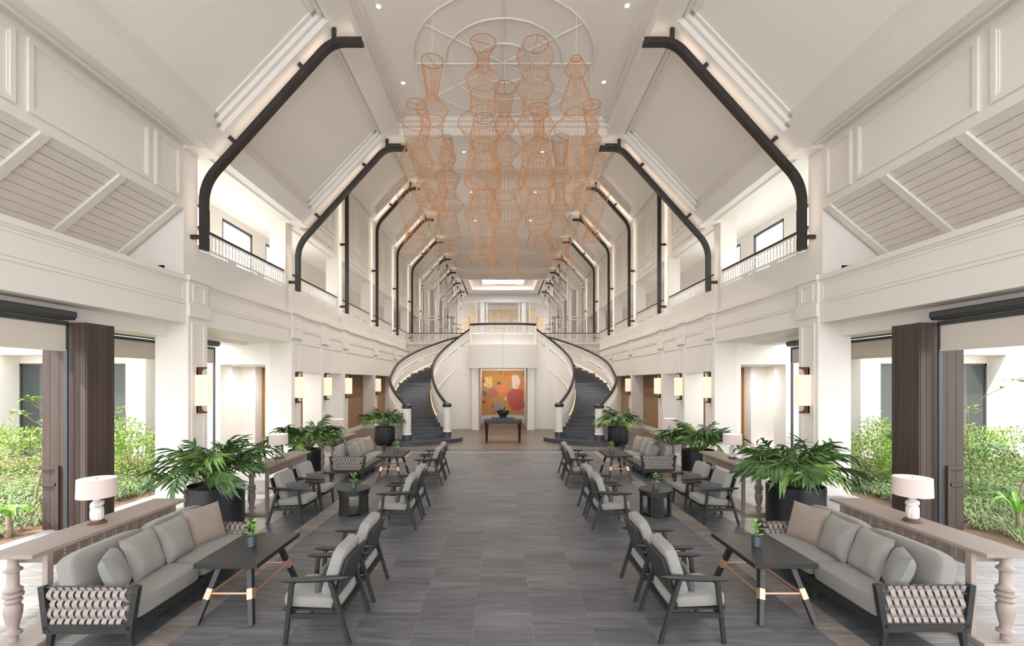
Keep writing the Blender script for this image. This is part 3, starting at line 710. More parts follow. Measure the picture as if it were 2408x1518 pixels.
for s in (-1, 1):
    S = SIDE[s]
    T = thing('curved_staircase', 'sweeping %s flight of the twin stair in striped black marble with white parapets' % S, 'staircase', (0, 0, 0), group='twin curved stairs')
    pi = catmull(INN, NS); po = catmull(OUT, NS)
    nst = 24
    for i in range(nst):
        u0, u1 = i/nst, (i+1)/nst
        f = lambda P, u: P[min(NS, int(round(u*NS)))]
        a, b2, c, d = f(pi, u0), f(po, u0), f(po, u1), f(pi, u1)
        z = max(.46, (f(pi, u1)[2]+f(po, u1)[2])/2-1.24)
        fl = lambda q, zz: (s*q[0], q[1], zz)
        zb = max(0, z-.34)
        MB().hexa([fl(a, zb), fl(b2, zb), fl(c, zb), fl(d, zb)], [fl(a, z), fl(b2, z), fl(c, z), fl(d, z)]).build('step', M['marble'], T)
        MB().hexa([fl(a, z), fl(b2, z), (s*b2[0], b2[1]+.02, z), (s*a[0], a[1]+.02, z)], [fl(a, z+.006), fl(b2, z+.006), (s*b2[0], b2[1]+.02, z+.006), (s*a[0], a[1]+.02, z+.006)]).build('nosing', M['nose'], T)
    # first platform steps
    def plat(grow, z0, z1, name):
        cx_, cy_ = 3.1, 18.95; ux, uy = -.805, .593       # along the step front, from outer to inner newel
        nx, ny = -uy, -ux
        pts = []
        hw = 1.05+grow
        for i in range(13):
            t = -1+2*i/12; bulge = (.38+grow*.5)*(1-t*t)**.5 if abs(t) < 1 else 0
            pts.append((cx_+ux*hw*t+nx*(bulge+grow*.3)*-1*-1, cy_+uy*hw*t+(-abs(ny))*(bulge+grow*.3)))
        pts += [(cx_+ux*hw+.35, cy_+uy*hw+.7), (cx_-ux*hw+.1, cy_-uy*hw+.9)]
        n = len(pts)
        vs = [(s*p[0], p[1], z0) for p in pts]+[(s*p[0], p[1], z1) for p in pts]
        fs = [tuple(range(n)), tuple(range(2*n-1, n-1, -1))]+[(i, (i+1) % n, n+(i+1) % n, n+i) for i in range(n)]
        MB().add(vs, fs).build(name, M['marble'], T)
    plat(.55, 0, .16, 'platform'); plat(-.15, .16, .32, 'step')
    # parapets, balusters, rails
    for P, nm, sd in ((pi, 'inner', -1), (po, 'outer', 1)):
        mb = MB(); mm = MB(); sl = MB()
        for i in range(NS):
            a, b2 = P[i], P[i+1]
            dx, dy = b2[0]-a[0], b2[1]-a[1]; L = math.hypot(dx, dy); nx, ny = -dy/L*.06, dx/L*.06
            q = lambda p, z, sg: (s*(p[0]+nx*sg), p[1]+ny*sg, z)
            zb = 0 if nm == 'inner' or i < 36 else 0
            mb.hexa([q(a, zb, -1), q(b2, zb, -1), q(b2, zb, 1), q(a, zb, 1)], [q(a, a[2]-.60, -1), q(b2, b2[2]-.60, -1), q(b2, b2[2]-.60, 1), q(a, a[2]-.60, 1)])
            for lo, hi in ((-.10, -.055), (-.52, -.46)):
                mb.hexa([q(a, a[2]+lo, -.8), q(b2, b2[2]+lo, -.8), q(b2, b2[2]+lo, .8), q(a, a[2]+lo, .8)], [q(a, a[2]+hi, -.8), q(b2, b2[2]+hi, -.8), q(b2, b2[2]+hi, .8), q(a, a[2]+hi, .8)])
            if i % 8 in (0, 1): mb.hexa([q(a, a[2]-.6, -.7), q(b2, b2[2]-.6, -.7), q(b2, b2[2]-.6, .7), q(a, a[2]-.6, .7)], [q(a, a[2]-.5, -.7), q(b2, b2[2]-.5, -.7), q(b2, b2[2]-.5, .7), q(a, a[2]-.5, .7)])
            if 7 < i < 52:
                st = [p-1.02 for p in (a[2], b2[2])]
                e = -1.25 if sd > 0 else 1.25
                e = e*-1
                mm.hexa([q(a, st[0]+.0, e), q(b2, st[1]+.0, e), q(b2, st[1]+.0, e*.9), q(a, st[0]+.0, e*.9)], [q(a, st[0]+.02, e), q(b2, st[1]+.02, e), q(b2, st[1]+.02, e*.9), q(a, st[0]+.02, e*.9)])
            for u in (.25, .75):
                x, y, z = a[0]+dx*u, a[1]+dy*u, a[2]+(b2[2]-a[2])*u
                sl.box(s*x-.02, s*x+.02, y-.02, y+.02, z-.48, z-.08)
        mb.build('%s_parapet' % nm, M['white'], T, True)
        sl.build('%s_balusters' % nm, M['white'], T, kind='stuff')
        mm.build('%s_light_strip' % nm, M['warmc'], T)
        MB().tube([(s*p[0], p[1], p[2]) for p in P], .062, 8).build('%s_handrail' % nm, M['hand'], T, True)
        # string moulding on the parapet outer face
        MB().tube([(s*(p[0]-(.07 if sd < 0 else -.07)), p[1]-(.04 if sd < 0 else 0), max(.3, p[2]-1.55)) for p in P[16:]], .022, 6).build('string_moulding', M['white'], T, True)
    for (x, y, nm) in ((3.82, 18.4, 'outer'), (2.36, 19.5, 'inner')):
        mb = MB().lathe([(.185, .16), (.185, .38)], 28, (s*x, y, 0)); nw = mb.build('newel', M['marble'], T, True)
        MB().lathe([(.185, .38), (.185, .42), (.165, .44), (.165, 1.42)], 28, (s*x, y, 0)).build('newel_shaft', M['white'], nw, True)
        MB().lathe([(.165, 1.42), (.19, 1.44), (.19, 1.54), (.14, 1.58), (.08, 1.62), (.001, 1.63)], 28, (s*x, y, 0)).build('newel_cap', M['hand'], nw, True)
# landing drum, balcony and niche
LD = sempty('wall_landing')
def arc_front(hw, y0, bulge, n=16):
    pts = []
    for i in range(n+1):
        t = math.sin(PI/2*(-1+2*i/n)); pts.append((hw*t, y0-bulge*(1-abs(t)**3.2)))
    return pts
def drum(mb, hw, y0, bulge, z0, z1, yback):
    pts = arc_front(hw, y0, bulge)+[(hw, yback), (-hw, yback)]; n = len(pts)
    vs = [(p[0], p[1], z0) for p in pts]+[(p[0], p[1], z1) for p in pts]
    mb.add(vs, [tuple(range(n-1, -1, -1)), tuple(range(n, 2*n))]+[(i, (i+1) % n, n+(i+1) % n, n+i) for i in range(n)])
mb = MB(); drum(mb, 1.78, 23.95, .62, 3.17, 4.36, 24.6); mb.build('lower_drum', M['white'], LD, True)
mb = MB(); drum(mb, 1.66, 24.25, .32, 4.36, 4.98, 25); drum(mb, 1.66, 24.25, .32, 4.98, 5.02, 26.2); mb.build('upper_drum', M['white'], LD, True)
MB().box(-1.7, 1.7, 24.3, 34, 4.15, 4.3).build('landing_slab', M['white'], LD)
mb = MB()
for hw, y0, bl, z0, z1 in ((1.78, 23.95, .62, 3.18, 4.35), (1.66, 24.25, .32, 4.37, 4.97)):
    for x in (-1.24, 0, 1.24):
        yy = y0-bl*(1-abs(x/hw)**3.2); mb.box(x-.005, x+.005, yy-.004+(.02 if x else 0), yy+.05, z0, z1)
mb.build('panel_joints', M['gap'], LD)
mb = MB()
for s in (-1, 1):
    mb.box(s*1.26, s*1.60, 23.85, 24.3, 0, 3.17); mb.box(s*1.24, s*1.62, 23.83, 24.3, 0, .2)
    mb.box(s*1.26, s*1.8, 24.3, 27.9, 0, 4.15); 
mb.box(-1.8, 1.8, 24.3, 27.9, 3.3, 4.15); mb.box(-1.8, 1.8, 27.9, 28.1, 0, 4.15)
mb.build('niche', M['white'], LD)
pts = arc_front(1.66, 24.2, .32)
mb = MB(); mb.tube([(p[0], p[1]+.06, 4.99) for p in pts], .02, 5); mb.build('glow_strip', M['warm'], LD)
T = thing('landing_balustrade', 'bowed white balustrade with dark handrail at the head of the stairs', 'balustrade', (0, 0, 0))
MB().tube([(p[0]*1.03, p[1], 5.46) for p in pts], .06, 8).build('handrail', M['hand'], T, True)
mb = MB()
for z0, z1 in ((5.34, 5.40), (5.06, 5.10)):
    for a, b2 in zip(pts, pts[1:]): mb.beam((a[0], a[1], (z0+z1)/2), (b2[0], b2[1], (z0+z1)/2), .07, z1-z0)
for s in (-1, 1): mb.box(s*1.62, s*1.74, 24.16, 24.3, 4.4, 5.42)
mb.build('rail', M['white'], T)
bm_ = MB().box(-.022, .022, -.022, .022, 0, .25).mesh('baluster', M['white'])
for i in range(34):
    t = -1+2*(i+.5)/34; link('baluster', bm_, T, (1.66*t, 24.2-.32*(1-abs(t)**3.2), 5.10))
# painting in the niche
PT = thing('abstract_painting', 'large orange abstract painting with pink, white and lilac patches in the niche', 'painting', (0, 27.86, 0))
MB().box(-1.48, 1.48, -.03, 0, .52, 3.14).build('canvas', mat('orange painted canvas', (188, 156, 108), .8, var=.10, scale=(.8, 1, 1.3), alt=(208, 138, 62), coords='Object', detail=5), PT)
def blob(name, px, py, rx, rz, rgb, seed, sq=2.0, alt=None):
    rnd = random.Random(seed); ph = rnd.uniform(0, 6)
    u = (px-1183)*27.83/1090; z = 2.5-(py-896)*27.83/1090
    n = 28; dd = -.033-.0022*seed; vs = [(u, dd, z)]
    for i in range(n):
        t = 2*PI*i/n; k = 1+.08*math.sin(3*t+ph)+.05*math.sin(5*t+2*ph)
        c, s_ = math.cos(t), math.sin(t)
        vs.append((u+rx*k*math.copysign(abs(c)**(2/sq), c), dd, z+rz*k*math.copysign(abs(s_)**(2/sq), s_)))
    back = [(v[0], -.03, v[2]) for v in vs[1:]]
    fs = [(0, 1+i, 1+(i+1) % n) for i in range(n)]+[(1+i, n+1+i, n+1+(i+1) % n, 1+(i+1) % n) for i in range(n)]
    MB().add(vs+back, fs).build(name, mat(name+' paint %d' % seed, rgb, .8, var=.15, scale=(3, 3, 14), alt=alt), PT)
sx = 27.83/1090
cr = lambda X_, Y_: (1080+X_*.13834, 850+Y_*.13834)
BL = [(490, 345, 78, 95, (226, 196, 128), 3), (960, 340, 70, 122, (226, 208, 196), 2.6), (960, 640, 128, 185, (186, 92, 86), 3.2), (565, 540, 85, 85, (184, 116, 110), 2),
      (735, 470, 68, 95, (222, 134, 96), 2.4), (360, 530, 40, 110, (190, 92, 88), 2.2), (660, 770, 85, 75, (158, 146, 150), 2), (1120, 205, 42, 52, (112, 122, 110), 2.6),
      (435, 540, 32, 42, (90, 128, 124), 4), (675, 365, 34, 24, (92, 96, 96), 2), (470, 640, 50, 42, (200, 120, 72), 2), (360, 655, 30, 28, (226, 206, 184), 3), (1097, 740, 18, 42, (96, 70, 70), 3), (1135, 842, 26, 32, (226, 212, 190), 3),
      (705, 190, 28, 30, (150, 128, 92), 2), (410, 685, 24, 24, (100, 92, 88), 2), (805, 210, 42, 34, (212, 118, 48), 2), (400, 320, 34, 45, (182, 96, 66), 2.4), (590, 830, 28, 32, (206, 130, 84), 2), (1115, 340, 36, 80, (208, 128, 66), 2.2), (565, 740, 18, 34, (130, 120, 88), 2.4), (445, 400, 30, 16, (236, 214, 190), 2)]
for i, (X_, Y_, a, b2, rgb, sq) in enumerate(BL):
    p = cr(X_, Y_); blob('colour_patch', p[0], p[1], a*.13834*sx, b2*.13834*sx, rgb, i, sq)

# ---------------------------------------------------------------- courtyard wall with niches
for s in (-1, 1):
    Wd = sempty('wall_courtyard_'+SIDE[s])
    mb = MB(); zt = 3.36
    for a, b2, z in ((7.61, 7.75, 3.05), (7.75, 9.21, None), (9.21, 9.75, 3.4), (9.75, 11.65, 'n'), (11.65, 12.3, 3.4), (12.3, 16.4, 'n'), (16.4, 24, 3.4)):
        if z is None: mb.box(s*a, s*b2, 15.1, 15.75, 3.05, 6)
        elif z == 'n': mb.box(s*a, s*b2, 15.1, 15.75, 3.36, 6)
        else: mb.box(s*a, s*b2, 15.1, 15.75, 0, 6)
    mb.box(s*9.75, s*24, 15.75, 15.85, 3.1, 3.36); mb.box(s*9.75, s*24, 19, 19.2, 0, 4)
    mb.build('courtyard_wall_face', M['fac'], Wd)
    MB().box(s*24, s*24.3, -10, 15.75, 0, 6).build('garden_far_wall', M['fac'], Wd)
    for j, (a, b2) in enumerate(((9.75, 11.65), (12.3, 16.4))):
        wn_ = sempty('window_%d' % (7+j+(2 if s > 0 else 0)))
        mb = MB()
        for x in (a, b2-.06, (a+b2)/2-.03): mb.box(s*x, s*(x+.06), 15.72, 15.8, 0, 3.1)
        mb.box(s*a, s*b2, 15.72, 15.8, 3.02, 3.1); mb.box(s*a, s*b2, 15.72, 15.8, .0, .12)
        mb.build('window_frame', M['frame'], wn_)
        for x0, x1 in ((a+.06, (a+b2)/2-.03), ((a+b2)/2+.03, b2-.06)):
            MB().box(s*x0, s*x1, 15.75, 15.77, .12, 3.02).build('pane', M['dglass'] if (s < 0 or j == 1) and x1 > 13 or (s < 0) else M['glass'], wn_)
    if s > 0:
        for (x0, x1) in ((10.0, 11.6), (12.6, 13.6)):
            t = thing('display_shelving', 'timber display shelving with pale back seen through the courtyard window, %s' % ('nearer the hall' if x0 < 11 else 'further right'), 'shelving', (x0, 16.6, 0))
            MB().box(0, x1-x0, .3, .34, 0, 3.0).build('back_panel', M['fac'], t)
            for i in range(7): MB().box(0, x1-x0, 0, .3, .3+i*.4, .34+i*.4).build('shelf', M['walnut'], t)
            MB().box(0, .04, 0, .3, 0, 3).box(x1-x0-.04, x1-x0, 0, .3, 0, 3).build('side_panel', M['frame'], t)

# ---------------------------------------------------------------- clad columns, blinds
for s in (-1, 1):
    S = SIDE[s]
    t = thing('clad_column', 'tall brown timber-clad column beside the garden opening on the %s' % S, 'column', (s*7.4, 8.1, 0))
    MB().box(-.35, .35, -.26, .28, 0, 3.49).build('core', M['cold'], t)
    ws = [.0, .10, .20, .30, .44, .60, .73]
    for a, b2 in zip(ws, ws[1:]):
        MB().box(s*(-.36+a+.003), s*(-.36+b2-.003), -.285, -.26, 0, 3.49).build('board', M['col'], t)
    ws = [0, .1, .2, .32, .42, .56]
    for a, b2 in zip(ws, ws[1:]):
        MB().box(s*-.375, s*-.35, -.28+a+.003, -.28+b2-.003, 0, 3.49).build('board', M['col'], t)
    for a, b2 in ((-.39, -.2), (.1, .31)): MB().box(s*-.39, s*-.375, a+.1, a+.14, 0, 3.49).build('cover_batten', M['col'], t)
    mb = MB(); x0, x1 = s*.06, s*.38
    mb.box(x0, x1, -.33, -.285, 1.02, 1.08).box(x0+s*.04, x1, -.33, -.285, .74, .79).box(x0, x0+s*.06, -.33, -.285, 0, 1.02)
    mb.build('low_panel', M['col'], t)
    # blinds
    def blind(x, y0, y1, ztop, zcloth, label):
        t = thing('roller_blind', label, 'blind', (s*x, y0, 0), group='motorised roller blinds')
        L = y1-y0
        MB().prism_y([(s*-.17, ztop-.02), (s*-.15, ztop), (s*.08, ztop), (s*.08, ztop-.14), (s*-.13, ztop-.14), (s*-.17, ztop-.09)], 0, L).build('blind_housing', M['track'], t)
        MB().box(s*-.03, s*.05, 0, L, ztop-.23, ztop-.16).build('head_rail', M['track'], t)
        MB().box(s*-.006, s*.006, 0, L, zcloth, ztop-.22).build('blind_cloth', M['blind'], t)
        MB().box(s*-.02, s*.02, 0, L, zcloth-.03, zcloth).build('bottom_bar', M['blind'], t)
        MB().box(s*-.03, s*.03, L-.03, L, 0, ztop-.2).build('side_track', M['track'], t)
    blind(7.30, 1.5, 7.76, 3.66, 3.03, 'beige roller blind nearest the camera on the %s' % S)
    blind(8.5, 8.9, 13.65, 3.66, 3.06, 'farther %s roller blind at the veranda edge behind the white pier' % S)

# ---------------------------------------------------------------- wall sconces
YS = [10.47, 15.42, 17.9, 20.3, 25.1, 29.7]
for s in (-1, 1):
    for k, yy in enumerate(YS[:5]):
        nm = ('nearest the camera', 'second from the camera', 'third from the camera', 'fourth from the camera', 'last before the stair')[k]
        t = thing('wall_sconce', 'lit parchment sconce with dark wood brackets on the %s wall, %s' % (SIDE[s], nm), 'sconce', (s*(XP+.04), yy, 2.3), group='lit wall sconces')
        w_ = .155; d = .235
        prof = [(0, -w_), (-s*d*.55, -w_), (-s*d, -w_*.35), (-s*d, w_*.35), (-s*d*.55, w_), (0, w_)]
        n = 6; vs = [(p[0]-s*.03, p[1], -.345) for p in prof]+[(p[0]-s*.03, p[1], .345) for p in prof]
        MB().add(vs, [tuple(range(n)), tuple(range(2*n-1, n-1, -1))]+[(i, (i+1) % n, n+(i+1) % n, n+i) for i in range(n)]).build('lamp_shade', M['sconce'], t)
        for sg in (1, -1):
            pts = [(0, .345), (0, .52), (-s*.18, .52), (-s*.18, .49), (-s*.09, .47), (-s*.06, .42), (-s*.055, .345)]
            mb = MB().prism_y([(x, sg*z) for x, z in pts], -.05, .05); mb.build('bracket', M['bronze'], t)
        MB().box(0, -s*.03, -.05, .05, -.5, .5).build('back_plate', M['bronze'], t)

# ---------------------------------------------------------------- furniture: sofa
def rounded_cushion(name, sx_, sy_, sz_, c, rot, m_, parent, e=.3, puff=0):
    M4 = Matrix.Translation(c) @ rot
    return MB().soft(sx_, sy_, sz_, e, 9, M4=M4, puff=puff).build(name, m_, parent, True)
I4 = Matrix.Identity(4)
RY = lambda a: Matrix.Rotation(a, 4, 'Y'); RX = lambda a: Matrix.Rotation(a, 4, 'X'); RZ = lambda a: Matrix.Rotation(a, 4, 'Z')
def make_sofa(label, cat='sofa'):
    L = 2.02; D = .80
    t = thing('woven_arm_sofa', label, cat, group='grey sofas with woven arms')
    MB().box(-D/2, D/2, -L/2, -L/2+.06, .16, .25).box(-D/2, D/2, L/2-.06, L/2, .16, .25).box(D/2-.05, D/2, -L/2, L/2, .16, .25).box(-D/2, -D/2+.05, -L/2, L/2, .16, .25).box(-D/2, D/2, -L/2, L/2, .235, .255).build('base_frame', M['black'], t)
    for sx_ in (-1, 1):
        for sy_ in (-1, 0, 1):
            if sy_ == 0 and sx_ < 0: continue
            x = sx_*(D/2-.035); y = sy_*(L/2-.04)
            MB().beam((x, y, .18), (x+sx_*.02, y, 0), .055, .055, w2=.035, h2=.035).build('leg', M['black'], t)
    for sy_ in (-1, 1):
        yy = sy_*(L/2-.02)
        fr = MB(); 
        for x0, x1 in ((D/2-.02, D/2+.05), (-D/2+.02, -D/2-.03)):
            fr.beam((x0, yy, .17), (x1, yy, .60), .05, .055, up=(1, 0, 0))
        fr.box(-D/2, D/2, yy-.025, yy+.025, .2, .235)
        af = fr.build('arm_frame', M['black'], t)
        rods = [.26, .345, .43, .515, .585]
        rb = MB()
        for z in rods: rb.tube([(-D/2-.01, yy, z), (D/2+.03, yy, z)], .011, 6)
        rb.build('arm_rods', M['black'], af)
        sp_ = (D-.05)/11
        for q in range(21):
            B_set = q % 2; x = -D/2+.05+sp_*.5*q; pts = []
            nn = (len(rods)-1)*4
            for j in range(nn+1):
                z = rods[0]-.012+(rods[-1]+.02-rods[0])*j/nn
                ph = PI*j/4+PI*B_set
                pts.append((x+.013*math.sin(ph+.8), yy+math.cos(ph)*.019, z))
            hw = .0225; vs = []; mb = MB()
            for p in pts:
                vs += [(p[0]-hw, p[1]-.0015, p[2]), (p[0]+hw, p[1]-.0015, p[2]), (p[0]+hw, p[1]+.0015, p[2]), (p[0]-hw, p[1]+.0015, p[2])]
            fs = [(0, 1, 2, 3), tuple(nn*4+e for e in (3, 2, 1, 0))]
            for j in range(nn):
                for e in range(4): fs.append((j*4+e, j*4+4+e, j*4+4+(e+1) % 4, j*4+(e+1) % 4))
            mb.add(vs, fs); mb.build('woven_strap', M['strap'], af)
    for sy_ in (-1, 1):
        rounded_cushion('seat_cushion', D+.04-.1, L/2-.04, .20, (.05, sy_*(L/4-.008), .35), I4, M['fabric'], t, .22, .08)
        rounded_cushion('back_cushion', .19, L/2-.05, .46, (-.24, sy_*(L/4-.012), .63), RY(-.22), M['fabric'], t, .38)
    rounded_cushion('back_bolster', .13, L-.12, .34, (-.37, 0, .46), RY(-.12), M['fabric'], t, .4)
    return t
def scatter(name, label, wx, wy, th, m_, M4, seed, group):
    o = MB().pillow(wx, wy, th, 12, mi=0, seed=seed).build(name, m_, None, True)
    o.matrix_world = M4
    tag(o, label, 'pillow', group)
    # piping as a part
    h = wx/2; k = wy/2
    return o
sofa = None
SOFAS = [(-1, -3.85, 5.30, 'front left'), (1, 3.95, 5.33, 'front right'), (-1, -3.95, 12.75, 'far left'), (1, 4.0, 12.9, 'far right')]
for i, (s, x, y, nm) in enumerate(SOFAS):
    lab = {'front left': 'long grey sofa with strap-woven arms, front left group', 'front right': 'long grey sofa with strap-woven arms, front right group',
           'far left': 'grey woven-arm sofa beyond the round table, left side', 'far right': 'grey woven-arm sofa beyond the round table, right side'}[nm]
    rz = 0 if s < 0 else PI
    if sofa is None: sofa = make_sofa(lab); sofa.location = (x, y, 0)
    else: dup(sofa, (x, y, 0), rz, lab)
    # pillows: local frame of the sofa (facing +x), y from near to far in world
    fac = 1 if s < 0 else -1
    for j, (dy, w_, h, th, mk, turn, lb) in enumerate(((-.74, .42, .42, .20, 'pillowg', .55, 'small cool grey pillow at the near end of the %s sofa'),
            (-.36, .50, .48, .19, 'pillow', .10, 'pale grey square pillow, second from the near end of the %s sofa'),
            (.12, .50, .48, .19, 'pillow', .06, 'pale grey square pillow, third from the near end of the %s sofa'),
            (.66, .52, .50, .17, 'taupe', -.28, 'taupe satin pillow at the far end of the %s sofa'))):
        M4 = Matrix.Translation((x+fac*(.01+.05*abs(turn)), y+dy, .66-(.03 if j == 0 else 0))) @ Matrix.Rotation(fac*turn*1.0, 4, 'Z') @ Matrix.Rotation(-fac*.33, 4, 'Y') @ Matrix.Rotation(PI/2, 4, 'Z') @ Matrix.Rotation(PI/2, 4, 'X')
        scatter('sofa_pillow', lb % nm, w_, h, th, M[mk], M4, i*7+j, 'pillows on the sofas')

# ---------------------------------------------------------------- furniture: armchair (faces +x)
def make_chair(label):
    t = thing('lounge_armchair', label, 'armchair', group='black lounge armchairs')
    W2 = .315
    for sy_ in (-1, 1):
        y = sy_*W2
        MB().beam((-.31, y, 0), (-.13, y, .60), .034, .042, w2=.036, h2=.055, up=(0, 1, 0)).build('rear_leg', M['black'], t)
        MB().beam((.30, y, 0), (.235, y, .60), .034, .036, w2=.036, h2=.052, up=(0, 1, 0)).build('front_leg', M['black'], t)
        # arm: flat paddle, thicker toward the back
        n = 10; vs = []
        for i in range(n+1):
            u = i/n; x = -.30+.66*u; hw = .028+.012*math.sin(PI*u); z = .612+.014*(1-u)**2*2; th = .016+.006*math.sin(PI*u)
            if i in (0, n): hw *= .45; th *= .5
            yo = -sy_*.0
            vs += [(x, y-hw+yo, z), (x, y-hw*.6, z+th), (x, y+hw*.6, z+th), (x, y+hw, z), (x, y+hw*.6, z-th), (x, y-hw*.6, z-th)]
        fs = [tuple(range(5, -1, -1)), tuple(n*6+i for i in range(6))]
        for i in range(n):
            for e in range(6): fs.append((i*6+e, i*6+(e+1) % 6, i*6+6+(e+1) % 6, i*6+6+e))
        MB().add(vs, fs).build('armrest', M['black'], t, True)
        MB().box(-.24, .27, y-.012, y+.012, .245, .295).build('side_rail', M['black'], t)
    MB().box(.25, .275, -W2, W2, .255, .295).build('cross_rail', M['black'], t); MB().box(-.22, -.19, -W2, W2, .245, .295).build('cross_rail', M['black'], t)
    MB().box(-.2, .34, -.27, .27, .30, .318).build('seat_board', M['black'], t)
    # back panel, leaning
    M4 = Matrix.Translation((-.205, 0, .555)) @ RY(-.30)
    mb = MB(); mb.bev(-.012, .012, -.285, .285, -.27, .255, .006); mb.v = [tuple(M4 @ Vector(v)) for v in mb.v]; mb.build('back_panel', M['black'], t)
    rounded_cushion('seat_cushion', .56, .555, .125, (.075, 0, .378), RY(-.04), M['fabric'], t, .35, .12)
    rounded_cushion('back_cushion', .13, .54, .50, (-.125, 0, .645), RY(-.30), M['fabric'], t, .36)
    return t
CH = []
for s in (-1, 1):
    S = SIDE[s]; xo = 1.77 if s < 0 else 1.81
    for i, (yy, lb) in enumerate(((4.72, 'nearest armchair of the aisle row'), (5.56, 'second armchair of the aisle row'), (8.09, 'third armchair of the aisle row'), (8.95, 'fourth armchair of the aisle row'),
                 (11.43, 'fifth armchair of the aisle row'), (12.3, 'farthest armchair of the aisle row'))):
        CH.append((s*xo, yy+(.02 if s > 0 else 0), PI if s < 0 else 0, 'black-framed %s, %s side, back to the aisle' % (lb.replace('armchair', 'grey-cushioned armchair'), S)))
    for yy, lb in ((8.39, 'nearer'), (9.25, 'farther')):
        CH.append((s*3.80, yy, 0 if s < 0 else PI, '%s of the two grey armchairs backed against the %s console table' % (lb, S)))
ch0 = None
for i, (x, y, rz, lab) in enumerate(CH):
    if ch0 is None: ch0 = make_chair(lab); ch0.location = (x, y, 0); ch0.rotation_euler = (0, 0, rz)
    else: dup(ch0, (x, y, 0), rz, lab)
    f = Matrix.Rotation(rz, 4, 'Z')
    M4 = Matrix.Translation((x, y, 0)) @ f @ Matrix.Translation((.015, 0, .545)) @ RY(-.30) @ RZ(PI/2) @ RX(PI/2)
    console = abs(x) > 3
    if console: M4 = Matrix.Translation((x, y, 0)) @ f @ Matrix.Translation((.06, .02, .55)) @ RZ(-.45 if x < 0 else .45) @ RY(-.28) @ RZ(PI/2) @ RX(PI/2)
    who = lab.replace('black-framed ', '').replace(', back to the aisle', '').replace('grey-cushioned ', '')
    o = scatter('lumbar_pillow', 'x', .44, .28, .13, M['dpill'], M4, i, 'charcoal lumbar pillows')
    o['label'] = ('charcoal pillow on the '+who.replace('backed against the', 'by the').replace(' of the two grey armchairs', ' grey armchair').replace(' of the aisle row', ' in aisle row'))

# ---------------------------------------------------------------- coffee tables
def make_table(label):
    t = thing('coffee_table', label, 'table', group='black trestle coffee tables')
    MB().bev(-.33, .33, -.5, .5, .57, .62, .003).build('tabletop', M['blackt'], t)
    for sy_ in (-1, 1):
        for sx_ in (-1, 1):
            top = Vector((sx_*.15, sy_*.30, .57)); bot = Vector((sx_*.285, sy_*.52, 0))
            lg = MB().beam(bot, top, .045, .05, w2=.055, h2=.06, up=(0, 1, 0)).build('leg', M['black'], t)
            a = bot.lerp(top, .40); b2 = bot.lerp(top, .57)
            MB().beam(a, b2, .058, .063, up=(0, 1, 0)).build('copper_cuff', M['copper'], lg)
        c = [Vector((sx_*.285, sy_*.52, 0)).lerp(Vector((sx_*.15, sy_*.30, .57)), .49) for sx_ in (-1, 1)]
        MB().tube(c, .013, 8).build('stretcher', M['copper'], t, True)
    for sx_ in (-1, 1):
        c = [Vector((sx_*.285, sy_*.52, 0)).lerp(Vector((sx_*.15, sy_*.30, .57)), .47) for sy_ in (-1, 1)]
        MB().tube(c, .013, 8).build('stretcher', M['copper'], t, True)
    return t
tb = make_table('rectangular black coffee table with copper stretchers, front left group'); tb.location = (-2.86, 5.27, 0)
dup(tb, (2.92, 5.27, 0), 0, 'rectangular black coffee table with copper stretchers, front right group')
dup(tb, (-2.87, 12.15, 0), 0, 'rectangular black coffee table between far left sofa and chairs')
dup(tb, (2.95, 12.2, 0), 0, 'rectangular black coffee table between far right sofa and chairs')
def make_round(label):
    t = thing('round_side_table', label, 'table', group='round black side tables')
    MB().lathe([(.001, .43), (.29, .43), (.30, .435), (.30, .475), (.295, .48), (.001, .48)], 40).build('tabletop', M['blackt'], t, True)
    MB().lathe([(.27, .38), (.285, .38), (.285, .43), (.27, .43)], 40).build('apron', M['blackt'], t, True)
    MB().lathe([(.001, .045), (.27, .045), (.28, .05), (.28, .08), (.001, .08)], 40).build('shelf', M['blackt'], t, True)
    for i in range(4):
        a = PI/4+PI/2*i+.4
        mb = MB()
        for j in range(9):
            b2 = a+(j-4)*.075; mb.tube([(.265*math.cos(b2), .265*math.sin(b2), .0), (.265*math.cos(b2), .265*math.sin(b2), .43)], .013, 6)
        mb.build('fluted_leg', M['blackt'], t, True)
        a += PI/4+.35
        p = (.27*math.cos(a), .27*math.sin(a))
        MB().beam((p[0], p[1], 0), (p[0], p[1], .43), .04, .03, up=(math.cos(a), math.sin(a), 0)).build('post', M['blackt'], t)
    return t
rt = make_round('round black side table with fluted legs, left side'); rt.location = (-2.83, 8.80, 0)
dup(rt, (2.865, 8.72, 0), .3, 'round black side table with fluted legs, right side')

